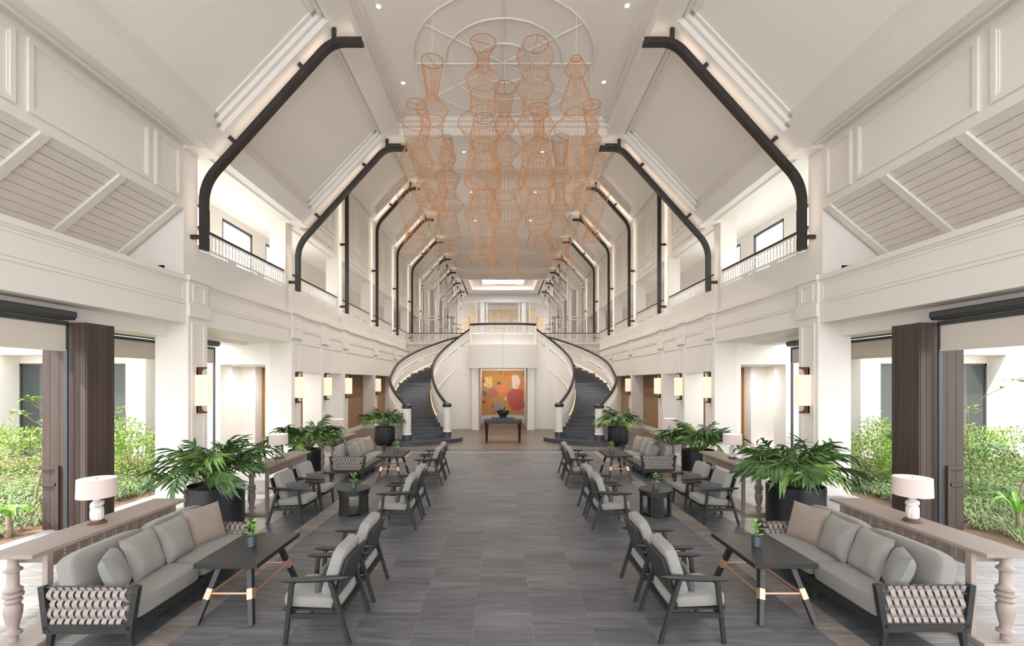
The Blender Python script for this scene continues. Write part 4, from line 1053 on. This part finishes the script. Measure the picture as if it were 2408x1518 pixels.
# ---------------------------------------------------------------- potted succulents
def make_succ(label, loc, seed, sc_=1):
    rnd = random.Random(seed)
    t = thing('potted_succulent', label, 'plant', loc, group='small succulents in steel cups')
    MB().lathe([(.046, 0), (.05, .004), (.05, .12), (.045, .12), (.043, .105), (.001, .105)], 24).build('cup', M['pot'], t, True)
    MB().lathe([(.044, .10), (.001, .112)], 16).build('soil', M['soil'], t)
    for i in range(13):
        a = i*2.4; lean = .15+.06*(i % 4); h = .12+.02*rnd.random()+.012*i*(1 if i > 4 else .4)
        c = Vector((math.cos(a)*.02, math.sin(a)*.02, h)); d = Vector((math.cos(a), math.sin(a), .9-.5*(i < 6))).normalized()
        sd = d.cross(Vector((0, 0, 1))).normalized(); up = sd.cross(d)
        L = .055+.02*rnd.random(); w_ = .022
        vs = []; 
        for u, ww in ((0, .15), (.3, .8), (.65, 1), (.9, .6), (1, .1)):
            p = c+d*L*u+Vector((0, 0, -.012*u*u))
            vs += [p-sd*w_*ww, p+up*.006, p+sd*w_*ww, p-up*.004]
        fs = []
        for k in range(4):
            for e in range(4): fs.append((k*4+e, k*4+(e+1) % 4, k*4+4+(e+1) % 4, k*4+4+e))
        MB().add(vs, fs).build('leaf', M['succ'], t, True)
    MB().tube([(0, 0, .1), (.004, 0, .26)], .006, 5).build('stem', M['stemg'], t)
    return t
for i, (x, y, z, lb) in enumerate(((-2.87, 5.29, .62, 'small green succulent in steel cup on the front left coffee table'), (2.89, 5.29, .62, 'small green succulent in steel cup on the front right coffee table'),
        (-2.82, 8.75, .48, 'small green succulent in steel cup on the left round side table'), (2.86, 8.68, .48, 'small green succulent in steel cup on the right round side table'),
        (-2.80, 12.2, .62, 'small green succulent in steel cup on the far left coffee table'), (2.85, 12.2, .62, 'small green succulent in steel cup on the far right coffee table'))):
    make_succ(lb, (x, y, z), i)

# ---------------------------------------------------------------- consoles (room side at local +x = 0 .. -w)
TURN = [(.038, .05), (.038, .10), (.05, .105), (.068, .115), (.068, .135), (.045, .15), (.04, .17), (.055, .24), (.068, .31), (.07, .37), (.05, .40), (.062, .415), (.07, .43), (.062, .445), (.05, .455), (.075, .47), (.08, .485), (.075, .5), (.055, .51),
        (.07, .52), (.074, .535), (.06, .55), (.045, .57), (.044, .68), (.046, .70), (.068, .71), (.07, .725), (.05, .74), (.04, .76), (.038, .86)]
def make_console(label):
    t = thing('console_table', label, 'console table', group='limed oak console tables')
    L = 2.08; Wd = .44
    MB().bev(-Wd, 0, -L/2, L/2, .862, .90, .003).build('tabletop', M['lime'], t)
    MB().bev(-Wd+.01, -.01, -L/2+.03, L/2-.03, 0, .05, .004).build('plinth', M['limev'], t)
    for sy_ in (-1, 1):
        MB().box(-.075, -.025, sy_*(L/2-.20)-.03, sy_*(L/2-.20)+.03, .05, .862).build('square_leg', M['limev'], t)
        lg = MB().lathe(TURN, 20, (-.30, sy_*(L/2-.12), 0)).build('turned_leg', M['limev'], t, True)
        MB().box(-.40, -.05, sy_*(L/2-.2)-.012, sy_*(L/2-.2)+.012, .76, .862).build('end_apron', M['lime'], t)
    ap = MB().box(-.07, -.03, -L/2+.2, L/2-.2, .84, .862).box(-.07, -.03, -L/2+.2, L/2-.2, .715, .735).build('apron_rail', M['lime'], t)
    fr = MB(); y = -L/2+.24; i = 0
    while y < L/2-.24:
        if i % 5 == 4:
            fr.box(-.06, -.04, y, y+.045, .755, .77).box(-.06, -.04, y, y+.045, .80, .815)
            fr.box(-.065, -.035, y+.01, y+.03, .735, .84); y += .062
        else:
            fr.box(-.06, -.04, y, y+.011, .735, .84); y += .022
        i += 1
    fr.build('fretwork', M['lime'], t, kind='stuff')
    return t
cons = None
CO = [(-1, 4.33, 5.30, 'limed oak console table with fretwork apron behind the front left sofa'), (1, 4.48, 5.33, 'limed oak console table with fretwork apron behind the front right sofa'),
      (-1, 4.42, 9.62, 'limed oak console table behind the two left armchairs, second along the wall'), (1, 4.50, 9.62, 'limed oak console table behind the two right armchairs, second along the wall'),
      (-1, 4.56, 13.35, 'limed oak console table behind the far left sofa'), (1, 4.62, 13.55, 'limed oak console table behind the far right sofa')]
for s, x, y, lb in CO:
    rz = 0 if s < 0 else PI
    if cons is None: cons = make_console(lb); cons.location = (s*x, y, 0)
    else: dup(cons, (s*x, y, 0), rz, lb)

# ---------------------------------------------------------------- table lamps
def make_lamp(label):
    t = thing('table_lamp', label, 'lamp', group='table lamps with knotted ceramic bases')
    MB().lathe([(.085, 0), (.088, .008), (.085, .022), (.07, .026), (.068, .04), (.001, .04)], 32).build('lamp_base', M['walnut'], t, True)
    b_ = MB().lathe([(.052, .04), (.06, .06), (.062, .13), (.058, .17), (.045, .185), (.05, .19), (.06, .205), (.06, .225), (.045, .24), (.03, .255), (.036, .28), (.05, .31), (.05, .315)], 40, twist=22, flute=.05, nf=12)
    b_.build('ceramic_body', M['ceram'], t, True)
    kn = [(.052*math.cos(a), .052*math.sin(a), .212+.022*math.sin(a*1.0+.5)) for a in [2*PI*i/24 for i in range(24)]]
    MB().tube(kn, .014, 8, closed=True).build('knot_band', M['ceram'], t, True)
    MB().lathe([(.183, .30), (.185, .30), (.180, .505), (.178, .505), (.001, .497)], 48).build('lamp_shade', M['shadec'], t, True)
    MB().lathe([(.012, .497), (.012, .512), (.001, .514)], 12).build('finial', M['bronze'], t, True)
    return t
lamp = None
for s, x, y, lb in ((-1, 4.59, 5.24, 'white ceramic table lamp on the front left console'), (1, 4.68, 5.30, 'white ceramic table lamp on the front right console'),
        (-1, 4.66, 9.62, 'white ceramic table lamp on the middle left console'), (1, 4.76, 9.62, 'white ceramic table lamp on the middle right console'),
        (-1, 4.80, 13.45, 'white ceramic table lamp on the far left console'), (1, 4.92, 13.7, 'white ceramic table lamp on the far right console')):
    if lamp is None: lamp = make_lamp(lb); lamp.location = (s*x, y, .90)
    else: dup(lamp, (s*x, y, .90), 1.1*y, lb)
    ld = bpy.data.lights.new('lamp bulb', 'POINT'); ld.energy = 3 if y < 9 else 7; ld.color = (1, .84, .68); ld.shadow_soft_size = .05
    lo = bpy.data.objects.new('lamp_bulb', ld); C.objects.link(lo); lo.location = (s*x, y, 1.46)

# ---------------------------------------------------------------- planters with philodendrons
def frond_mesh(seed, L=.85, lobes=9, droop=.55):
    """one leaf: long stalk, then an arching, deeply lobed blade"""
    rnd = random.Random(seed); mb = MB()
    def P(u): return Vector((L*u*(.45+.55*u), 0, L*(1.05*u-droop*u**2.8)))
    mb.tube([P(i/10) for i in range(11)], .010, 5, r1=.003)
    for k in range(lobes):
        u = .42+.58*k/(lobes-1)
        p = P(u); d = (P(min(1, u+.02))-P(u-.02)).normalized()
        prof = .35+.65*math.sin(PI*(k+.9)/(lobes+1.2))
        for sg in (-1, 1):
            if rnd.random() < .08: continue
            ln = L*.34*prof*(.8+.4*rnd.random())
            side = Vector((0, sg, 0)); dirv = (side*(.9-.5*k/lobes)+d*(.55+.8*k/lobes)+Vector((0, 0, rnd.uniform(-.22, .08)))).normalized()
            nrm = d.cross(side).normalized(); wv_ = dirv.cross(nrm).normalized()
            w_ = L*.030*(.75+.6*rnd.random()); dr = ln*rnd.uniform(.1, .9)
            vs = []
            for q, ww in ((0, .7), (.3, 1.05), (.65, .9), (1, .08)):
                c = p+dirv*ln*q+Vector((0, 0, -dr*q*q))
                vs += [c-wv_*w_*ww, c+Vector((0, 0, -.5*w_*ww)), c+wv_*w_*ww]
            fs = []
            for q in range(3):
                for e in range(2): fs.append((q*3+e, q*3+e+1, q*3+4+e, q*3+3+e))
            mb.add(vs, fs, 1)
        if k < lobes-1:   # web along the midrib
            q = P(u+.58/(lobes-1)); w_ = L*.022
            mb.add([p+Vector((0, -w_, 0)), p+Vector((0, w_, 0)), q+Vector((0, w_, 0)), q+Vector((0, -w_, 0))], [(0, 1, 2, 3)], 1)
    return mb.mesh('leaf', [M['stemg'], M['leafd'] if seed % 5 < 3 else M['leafl']])
FR = [frond_mesh(i, .95, 9, .5+.1*(i % 5)) for i in range(8)]
def planter(label, loc, R, H, seed, spread=1.0, n=48, bowl=False, flower=False, hh=1.0):
    rnd = random.Random(seed)
    t = thing('potted_philodendron', label, 'plant', loc, group='large potted philodendrons')
    if bowl: pr = [(R*.62, 0), (R*.86, .05), (R*.97, .16), (R, .34), (R, H), (R-.03, H), (R-.035, H-.06), (.001, H-.06)]
    else: pr = [(R-.03, 0), (R, .03), (R, H-.01), (R-.008, H), (R-.03, H), (R-.035, H-.06), (.001, H-.06)]
    MB().lathe(pr, 56).build('planter_pot', M['plantm'], t, True)
    MB().lathe([(R-.03, H-.075), (R*.5, H-.03), (.001, H-.02)], 24).build('soil', M['soil'], t)
    for i in range(n):
        u = i/n; a = i*2.399+rnd.uniform(-.2, .2)
        tilt = (-.85+.98*u**1.1)*spread
        o = link('leaf', FR[rnd.randrange(8)], t)
        sc_ = (.66+.34*rnd.random())*hh*(.92+.2*u)
        o.location = (math.cos(a)*R*.25, math.sin(a)*R*.25, H-.05)
        o.rotation_euler = (Matrix.Rotation(a, 4, 'Z') @ Matrix.Rotation(tilt, 4, 'Y') @ Matrix.Rotation(rnd.uniform(-.8, .8), 4, 'X')).to_euler()
        o.scale = (sc_, sc_, sc_)
    if flower:
        MB().tube([(.1, -.3, H-.05), (.12, -.33, H+.2)], .012, 6).build('flower_stem', M['stemg'], t)
        MB().lathe([(.005, 0), (.035, .04), (.045, .10), (.03, .17), (.004, .22)], 12, (.12, -.33, H+.18)).build('white_spathe', M['flower'], t, True)
    return t
planter('huge philodendron in round black planter behind the front left sofa', (-5.06, 8.15, 0), .46, .69, 11, flower=True)
planter('huge philodendron in round black planter behind the front right sofa', (5.14, 8.15, 0), .46, .69, 12)
planter('leafy philodendron in black planter between the left consoles', (-5.28, 12.35, 0), .42, .69, 13, .9)
planter('leafy philodendron in black planter between the right consoles', (5.18, 12.3, 0), .42, .69, 14, .95)
planter('bushy plant in rounded black planter beside the left stair newel', (-4.65, 18.2, 0), .40, .72, 15, .95, 40, True, hh=.9)
planter('bushy plant in rounded black planter beside the right stair newel', (4.52, 18.2, 0), .40, .72, 16, .95, 40, True, hh=.9)

# ---------------------------------------------------------------- foyer table, tray, bowl plant
t = thing('foyer_table', 'black table with shaped legs in front of the painting', 'table', (0, 19.25, 0))
MB().bev(-.8, .8, -.45, .45, .85, .93, .004).build('tabletop', M['blackt'], t)
MB().box(-.72, .72, -.38, -.35, .76, .85).box(-.72, .72, .35, .38, .76, .85).box(-.72, -.69, -.38, .38, .76, .85).box(.69, .72, -.38, .38, .76, .85).build('apron', M['blackt'], t)
for sx_ in (-1, 1):
    for sy_ in (-1, 1):
        MB().lathe([(.035, 0), (.04, .02), (.032, .04), (.05, .45), (.065, .62), (.075, .70), (.055, .74), (.07, .78), (.07, .85)], 4, (sx_*.68, sy_*.33, 0)).build('leg', M['blackt'], t)
tr = MB().box(-.48, .48, -.3, .3, .0, .075).build('black_plinth_tray', M['black'], None); tr.location = (0, 19.2, .93)
tag(tr, 'black rectangular plinth tray under the bowl on the foyer table', 'tray')
t = thing('bowl_plant', 'green plant in black bowl standing on the foyer table tray', 'plant', (0, 19.2, 1.005))
MB().lathe([(.16, 0), (.17, .02), (.15, .06), (.22, .14), (.27, .25), (.275, .29), (.26, .29), (.24, .24), (.001, .22)], 36).build('bowl', M['plantm'], t, True)
rnd = random.Random(3)
for i in range(12):
    a = i*2.4; L = .36+.1*rnd.random(); el = .3+.08*i
    vs = []
    for u, ww in ((0, .2), (.25, .8), (.55, 1), (.8, .7), (1, .05)):
        r_ = L*u*math.cos(el); z = .22+L*u*math.sin(el)-.22*L*u*u*2
        cx_, cy_ = math.cos(a)*(r_+.03), math.sin(a)*(r_+.03); w_ = .045*ww
        vs += [(cx_-math.sin(a)*w_, cy_+math.cos(a)*w_, z), (cx_, cy_, z-.012), (cx_+math.sin(a)*w_, cy_-math.cos(a)*w_, z)]
    fs = []
    for q in range(4):
        for e in range(2): fs.append((q*3+e, q*3+e+1, q*3+4+e, q*3+3+e))
    MB().add(vs, fs).build('leaf', M['leafd'], t)
MB().tube([(0, 0, .22), (.06, 0, .5), (.1, 0, .72)], .006, 5).build('flower_stem', M['stemg'], t)
MB().lathe([(.003, 0), (.02, .04), (.024, .09), (.003, .16)], 10, (.1, 0, .70)).build('white_spathe', M['flower'], t, True)

# ---------------------------------------------------------------- copper wire pendants
PEND = [
 (1016, 10.6, [(143.8, 26), (229, 12), (257.6, 38), (283, 26), (312, 26), (365, 48), (394.8, 26), (451.7, 38), (479.5, 26), (508, 38)], 'tall copper wire pendant, upper left of the cluster'),
 (979, 12.2, [(244.6, 23), (289, 34), (338.5, 23), (384, 40), (422, 23), (458, 46), (556.6, 23), (592, 34)], 'copper wire pendant at the far left edge of the cluster'),
 (1052, 13.9, [(321, 9.7), (374.6, 20.5), (397, 9.5), (416, 30), (438, 20.6), (459.7, 20.6), (481, 40), (501.6, 20.6), (556, 30), (577, 20.6), (599, 31)], 'slim copper wire pendant behind, left of centre'),
 (1136, 11.2, [(101, 30), (131.6, 14), (160.6, 14), (188, 41), (220, 29.5), (262, 29.5), (291, 59.5), (338, 29.5), (428.5, 44), (457, 28), (503, 43), (578, 20), (614, 33.5)], 'highest copper wire pendant with a funnel top'),
 (1139, 12.8, [(278.7, 24), (321, 34), (368, 24), (420, 38), (452.7, 24), (505, 38)], 'shorter copper wire pendant directly behind the funnel-topped one'),
 (1187, 11.8, [(206, 26), (270, 12), (296.6, 25.7), (322, 12), (350, 39.5), (385, 13), (428, 49), (462, 25), (507.5, 41.5), (543, 26), (606.6, 38.5), (663.5, 32)], 'central copper wire pendant hanging lowest with a dark bottom ring'),
 (1259, 11.2, [(104, 30), (133, 44), (178.6, 30), (208.7, 44), (236.5, 29), (268, 29.5), (295.6, 43.6), (327, 29.5), (385, 31), (429.5, 43), (503, 30)], 'broad copper wire pendant with an open drum top, right of centre'),
 (1268, 13.4, [(255.5, 25), (278, 12), (326.8, 11), (344, 36), (372, 26), (428, 38), (449.6, 23), (517, 33), (546.5, 22), (582, 33)], 'narrow-necked copper wire pendant behind the broad drum-topped one'),
 (1355, 10.6, [(137, 11.4), (165, 26.6), (178.6, 12.6), (248.8, 38.6), (265, 24), (302, 53), (331, 22), (400, 22), (441, 33), (484, 25.7)], 'bell-shaped copper wire pendant with a tiny cap, upper right'),
 (1391, 12.2, [(246.6, 22), (308.8, 11), (329, 22.5), (356.7, 11), (375.6, 33.7), (418, 10.6), (453.7, 45), (539, 11), (563, 22.5)], 'copper wire pendant at the far right edge of the cluster'),
 (1317, 13.9, [(325, 20.5), (386, 10.6), (420, 27), (437, 13), (468.5, 11), (487.5, 20), (508.6, 10.6), (548.6, 40), (580, 21), (603.5, 21), (626.6, 30.6)], 'slim copper wire pendant behind, right of centre')]
for (px, yy, rings, lb) in PEND:
    x = (px-1183)*yy/1090
    t = thing('wire_pendant', lb, 'pendant', (x, yy, 0), group='copper wire pendants')
    P = [(2.5+(896-py)*yy/1090, r_*yy/1090) for py, r_ in rings]
    for i, (z, r_) in enumerate(P):
        last = 'dark' in lb and i == len(P)-1
        MB().tube(ring_pts(0, 0, z, r_, 32), .0064, 5, closed=True).build('ring', M['wired'] if last or i == 0 else M['wire'], t, True)
    n = 28; mb = MB()
    for k in range(n):
        a = 2*PI*k/n
        pts = [(r_*math.cos(a), r_*math.sin(a), z) for z, r_ in P]
        mb.tube(pts, .0040, 4, caps=False)
    mb.build('upright_wires', M['wire'], t, kind='stuff')
    ca, sa = math.cos(px*.7), math.sin(px*.7)
    MB().tube([(-P[0][1]*ca, -P[0][1]*sa, P[0][0]), (P[0][1]*ca, P[0][1]*sa, P[0][0])], .005, 5).build('cross_bar', M['wired'], t)
    MB().tube([(0, 0, P[0][0]), (0, 0, 10.93)], .005, 4).build('chain', M['white'], t)

# ---------------------------------------------------------------- garden
def leafcloud(mb, c, rad, n, sz, rnd, mi=0):
    for i in range(n):
        while True:
            v = Vector((rnd.uniform(-1, 1), rnd.uniform(-1, 1), rnd.uniform(-1, 1)))
            if .35 < v.length < 1: break
        p = Vector(c)+Vector((v.x*rad[0], v.y*rad[1], v.z*rad[2]))
        if p.z < .02: p.z = .02+abs(p.z)*.3
        d = (v+Vector((rnd.uniform(-.8, .8), rnd.uniform(-.8, .8), rnd.uniform(-.2, .9)))).normalized()
        sd = d.cross(Vector((rnd.random()-.5, rnd.random()-.5, 1))).normalized(); L = sz*rnd.uniform(.7, 1.3); w_ = L*.2
        mb.add([p, p+d*L*.5+sd*w_, p+d*L, p+d*L*.5-sd*w_], [(0, 1, 2, 3)], mi)
def leafy_branch(mb, p, L, n, sz, rnd, mi=0):
    for i in range(n):
        a = rnd.uniform(0, 2*PI); d = Vector((math.cos(a), math.sin(a), rnd.uniform(-.1, .6))).normalized()
        sd = d.cross(Vector((0, 0, 1))).normalized(); q = Vector(p)+d*L*rnd.random()*.5; l = sz*rnd.uniform(.7, 1.3)
        mb.add([q, q+d*l*.5+sd*l*.2, q+d*l+Vector((0, 0, -.15*l)), q+d*l*.5-sd*l*.2], [(0, 1, 2, 3)], mi)
for s in (-1, 1):
    S = SIDE[s]; rnd = random.Random(21+s)
    # border grass
    mb = MB()
    for i in range(1700):
        x = rnd.uniform(7.95, 11.4); y = rnd.uniform(4.5, 11.5)
        if 7.2 < y < 8.9 and x < 8.0: continue
        cx_ = s*x
        for j in range(6):
            a = rnd.uniform(0, 2*PI); L = rnd.uniform(.16, .32); dx, dy = math.cos(a), math.sin(a); w_ = .008
            p0 = (cx_, y, -.005); p1 = (cx_+dx*L*.45, y+dy*L*.45, L*.55); p2 = (cx_+dx*L, y+dy*L, L*.35)
            mb.add([(p0[0]-dy*w_, p0[1]+dx*w_, 0), (p0[0]+dy*w_, p0[1]-dx*w_, 0), (p1[0]+dy*w_, p1[1]-dx*w_, p1[2]), (p1[0]-dy*w_, p1[1]+dx*w_, p1[2]), p2], [(0, 1, 2, 3), (3, 2, 4)])
    o = mb.build('border_grass', M['grass'], None, kind='stuff'); tag(o, 'variegated border grass covering the garden bed on the %s' % S, 'grass')
    mb = MB()
    for i in range(9000):
        x = rnd.uniform(8.0, 15.5); y = rnd.uniform(9.5, 13.2)
        p = Vector((s*x, y, rnd.uniform(.02, .3))); a = rnd.uniform(0, 6.28); d = Vector((math.cos(a), math.sin(a), rnd.uniform(-.2, .5))); sd = Vector((-math.sin(a), math.cos(a), 0)); l = rnd.uniform(.05, .1)
        mb.add([p, p+d*l*.5+sd*l*.3, p+d*l, p+d*l*.5-sd*l*.3], [(0, 1, 2, 3)])
    o = mb.build('ground_cover', M['shrub2'], None, kind='stuff'); tag(o, 'low leafy ground cover below the shrubs on the %s' % S, 'ground cover')
    # shrubs
    SH = [(8.5, 11.9, .55, .95), (9.7, 12.3, .7, 1.05), (10.8, 12.4, .7, 1.15), (11.9, 12.6, .75, 1.25), (13.0, 12.6, .75, 1.2), (14.2, 12.8, .8, 1.2), (9.6, 13.6, .6, 1.3), (11.2, 13.8, .7, 1.35)]
    if s > 0: SH += [(10.4, 9.9, .7, 1.1), (9.4, 11.0, .5, .8)]
    pl = ['just past the white pier', 'second past the white pier', 'in the middle of the bed', 'before the pale wall', 'before the shaded niche', 'at the outer end of the bed', 'close to the courtyard wall, inner', 'close to the courtyard wall, outer', 'standing forward of the others', 'low beside the ground cover']
    for i, (x, y, r_, h) in enumerate(SH):
        t = thing('garden_shrub', 'bushy yellow-green shrub on the %s, %s' % (S, pl[i]), 'shrub', (s*x, y, 0), group='garden shrubs')
        mb = MB(); leafcloud(mb, (0, 0, h*.55), (r_, r_*.8, h*.5), 1500, .085, rnd)
        for q in range(9):
            a = rnd.uniform(0, 6.28); leafy_branch(mb, (math.cos(a)*r_*.6, math.sin(a)*r_*.6, h*rnd.uniform(.95, 1.2)), .12, 9, .08, rnd)
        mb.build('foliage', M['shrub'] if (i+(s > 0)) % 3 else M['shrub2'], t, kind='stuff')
        mb = MB()
        for q in range(7):
            a = q*.9; mb.tube([(0, 0, 0), (math.cos(a)*r_*.3, math.sin(a)*r_*.3, h*.5), (math.cos(a)*r_*.6, math.sin(a)*r_*.6, h*1.05)], .012, 4, r1=.004)
        mb.build('stems', M['bark'], t)
    # sapling
    def sapling(label, loc, h, seed, n=9, mk='shrub'):
        rn = random.Random(seed); t = thing('garden_sapling', label, 'tree', loc)
        tr_ = MB(); lf = MB()
        p = Vector((0, 0, 0)); pts = [p]
        for i in range(6): p = p+Vector((rn.uniform(-.07, .07), rn.uniform(-.05, .05), h/6)); pts.append(p)
        tr_.tube(pts, .022, 6, r1=.008)
        for i in range(n):
            b0 = pts[2+i % 5]; a = rn.uniform(0, 6.28); L = rn.uniform(.3, .75)*(h/2)
            q = [b0]
            for j in range(4): q.append(q[-1]+Vector((math.cos(a)*L/4, math.sin(a)*L/4, L/4*rn.uniform(.4, 1.1)))+Vector((rn.uniform(-.05, .05), 0, 0)))
            tr_.tube(q, .01, 4, r1=.004); leafy_branch(lf, q[-1], .14, 16, .15, rn); leafy_branch(lf, q[3], .1, 5, .12, rn)
        tr_.build('trunk', M['bark'], t, True); lf.build('foliage', M[mk], t, kind='stuff')
    if s < 0:
        sapling('slender young tree with bright leaf tufts at the left edge', (-9.3, 9.2, 0), 1.9, 5, 12)
        sapling('thin sapling with one leaf tuft behind the brown column', (-10.2, 12.6, 0), 1.7, 8, 4)
    else:
        sapling('bare-branched young tree at the right edge', (9.9, 9.0, 0), 1.7, 15, 9, 'shrub2')
        sapling('thin leafy sapling beside the right brown column', (10.3, 10.2, 0), 1.9, 19, 6)
    # cane plants
    t = thing('cane_plant', 'broad-leaved cane plant with pale stem near the %s kerb' % S, 'plant', (s*(7.95 if s < 0 else 8.45), 7.45 if s < 0 else 7.6, 0))
    MB().tube([(0, 0, 0), (.02, 0, .12), (0, 0, .34)], .05, 10, r1=.035).build('cane', M['bark'], t, True)
    for i in range(9 if s < 0 else 8):
        a = i*2.4; L = .45 if s < 0 else .85; el = 1.0; w0 = .055 if s < 0 else .035
        vs = []
        for u, ww in ((0, .3), (.25, .9), (.5, 1), (.75, .7), (1, .05)):
            r_ = L*u*(.5+.25*u); z = .32+L*(1.1*u-.95*u**2.4)
            cx_, cy_ = math.cos(a)*r_, math.sin(a)*r_
            vs += [(cx_-math.sin(a)*w0*ww, cy_+math.cos(a)*w0*ww, z), (cx_, cy_, z-.015), (cx_+math.sin(a)*w0*ww, cy_-math.cos(a)*w0*ww, z)]
        fs = []
        for q in range(4):
            for e in range(2): fs.append((q*3+e, q*3+e+1, q*3+4+e, q*3+3+e))
        MB().add(vs, fs).build('leaf', M['succ'], t)
for s in (-1, 1):  # unseen lamps in troughs, added behind the parapets to brighten the galleries
    for k, e in ((0, 26), (1, 16), (2, 10), (3, 9), (4, 9)):
        t = thing('gallery_fill', 'added fill-light trough behind the %s gallery parapet, %s bay' % (SIDE[s], ORD[k].replace('nearest', 'first')), 'light', (s*8.0, YB[k]+2.6, 5.05), group='added gallery lights')
        MB().box(-.1, .1, -1.5, 1.5, 0, .05).build('trough', M['frame'], t)
        ld = bpy.data.lights.new('gallery uplight', 'AREA'); ld.energy = e; ld.shape = 'RECTANGLE'; ld.size = .15; ld.size_y = 2.9; ld.color = (1, .97, .93)
        lo = bpy.data.objects.new('fill_lamp', ld); C.objects.link(lo); lo.location = (s*8.0, YB[k]+2.6, 5.11); lo.rotation_euler = (PI, 0, 0)
# ---------------------------------------------------------------- warm light inside corridors (ceiling fittings), added fill for doorways and niche
for s in (-1, 1):
    for (x, y, z, e) in ((8.7, 22.6, 2.95, 30), (8.7, 28, 2.95, 25)):
        ld = bpy.data.lights.new('corridor downlight', 'AREA'); ld.energy = e; ld.size = .5; ld.color = (1, .8, .58)
        lo = bpy.data.objects.new('corridor_light', ld); C.objects.link(lo); lo.location = (s*x, y, z)
    ld = bpy.data.lights.new('doorway fill', 'AREA'); ld.energy = 45; ld.size = .6; ld.color = (1, .97, .93)  # neutral lamp added to light the white faces behind the doorway
    lo = bpy.data.objects.new('corridor_light', ld); C.objects.link(lo); lo.location = (s*8.7, 16.6, 3.0)
ld = bpy.data.lights.new('niche fill', 'AREA'); ld.energy = 20; ld.size = 2.0; ld.size_y = .2; ld.shape = 'RECTANGLE'; ld.color = (1, .93, .84)  # area lamp added under the niche ceiling to brighten the painting
lo = bpy.data.objects.new('niche_fill', ld); C.objects.link(lo); lo.location = (0, 26.2, 3.25); lo.rotation_euler = (math.radians(-38+76), 0, 0)
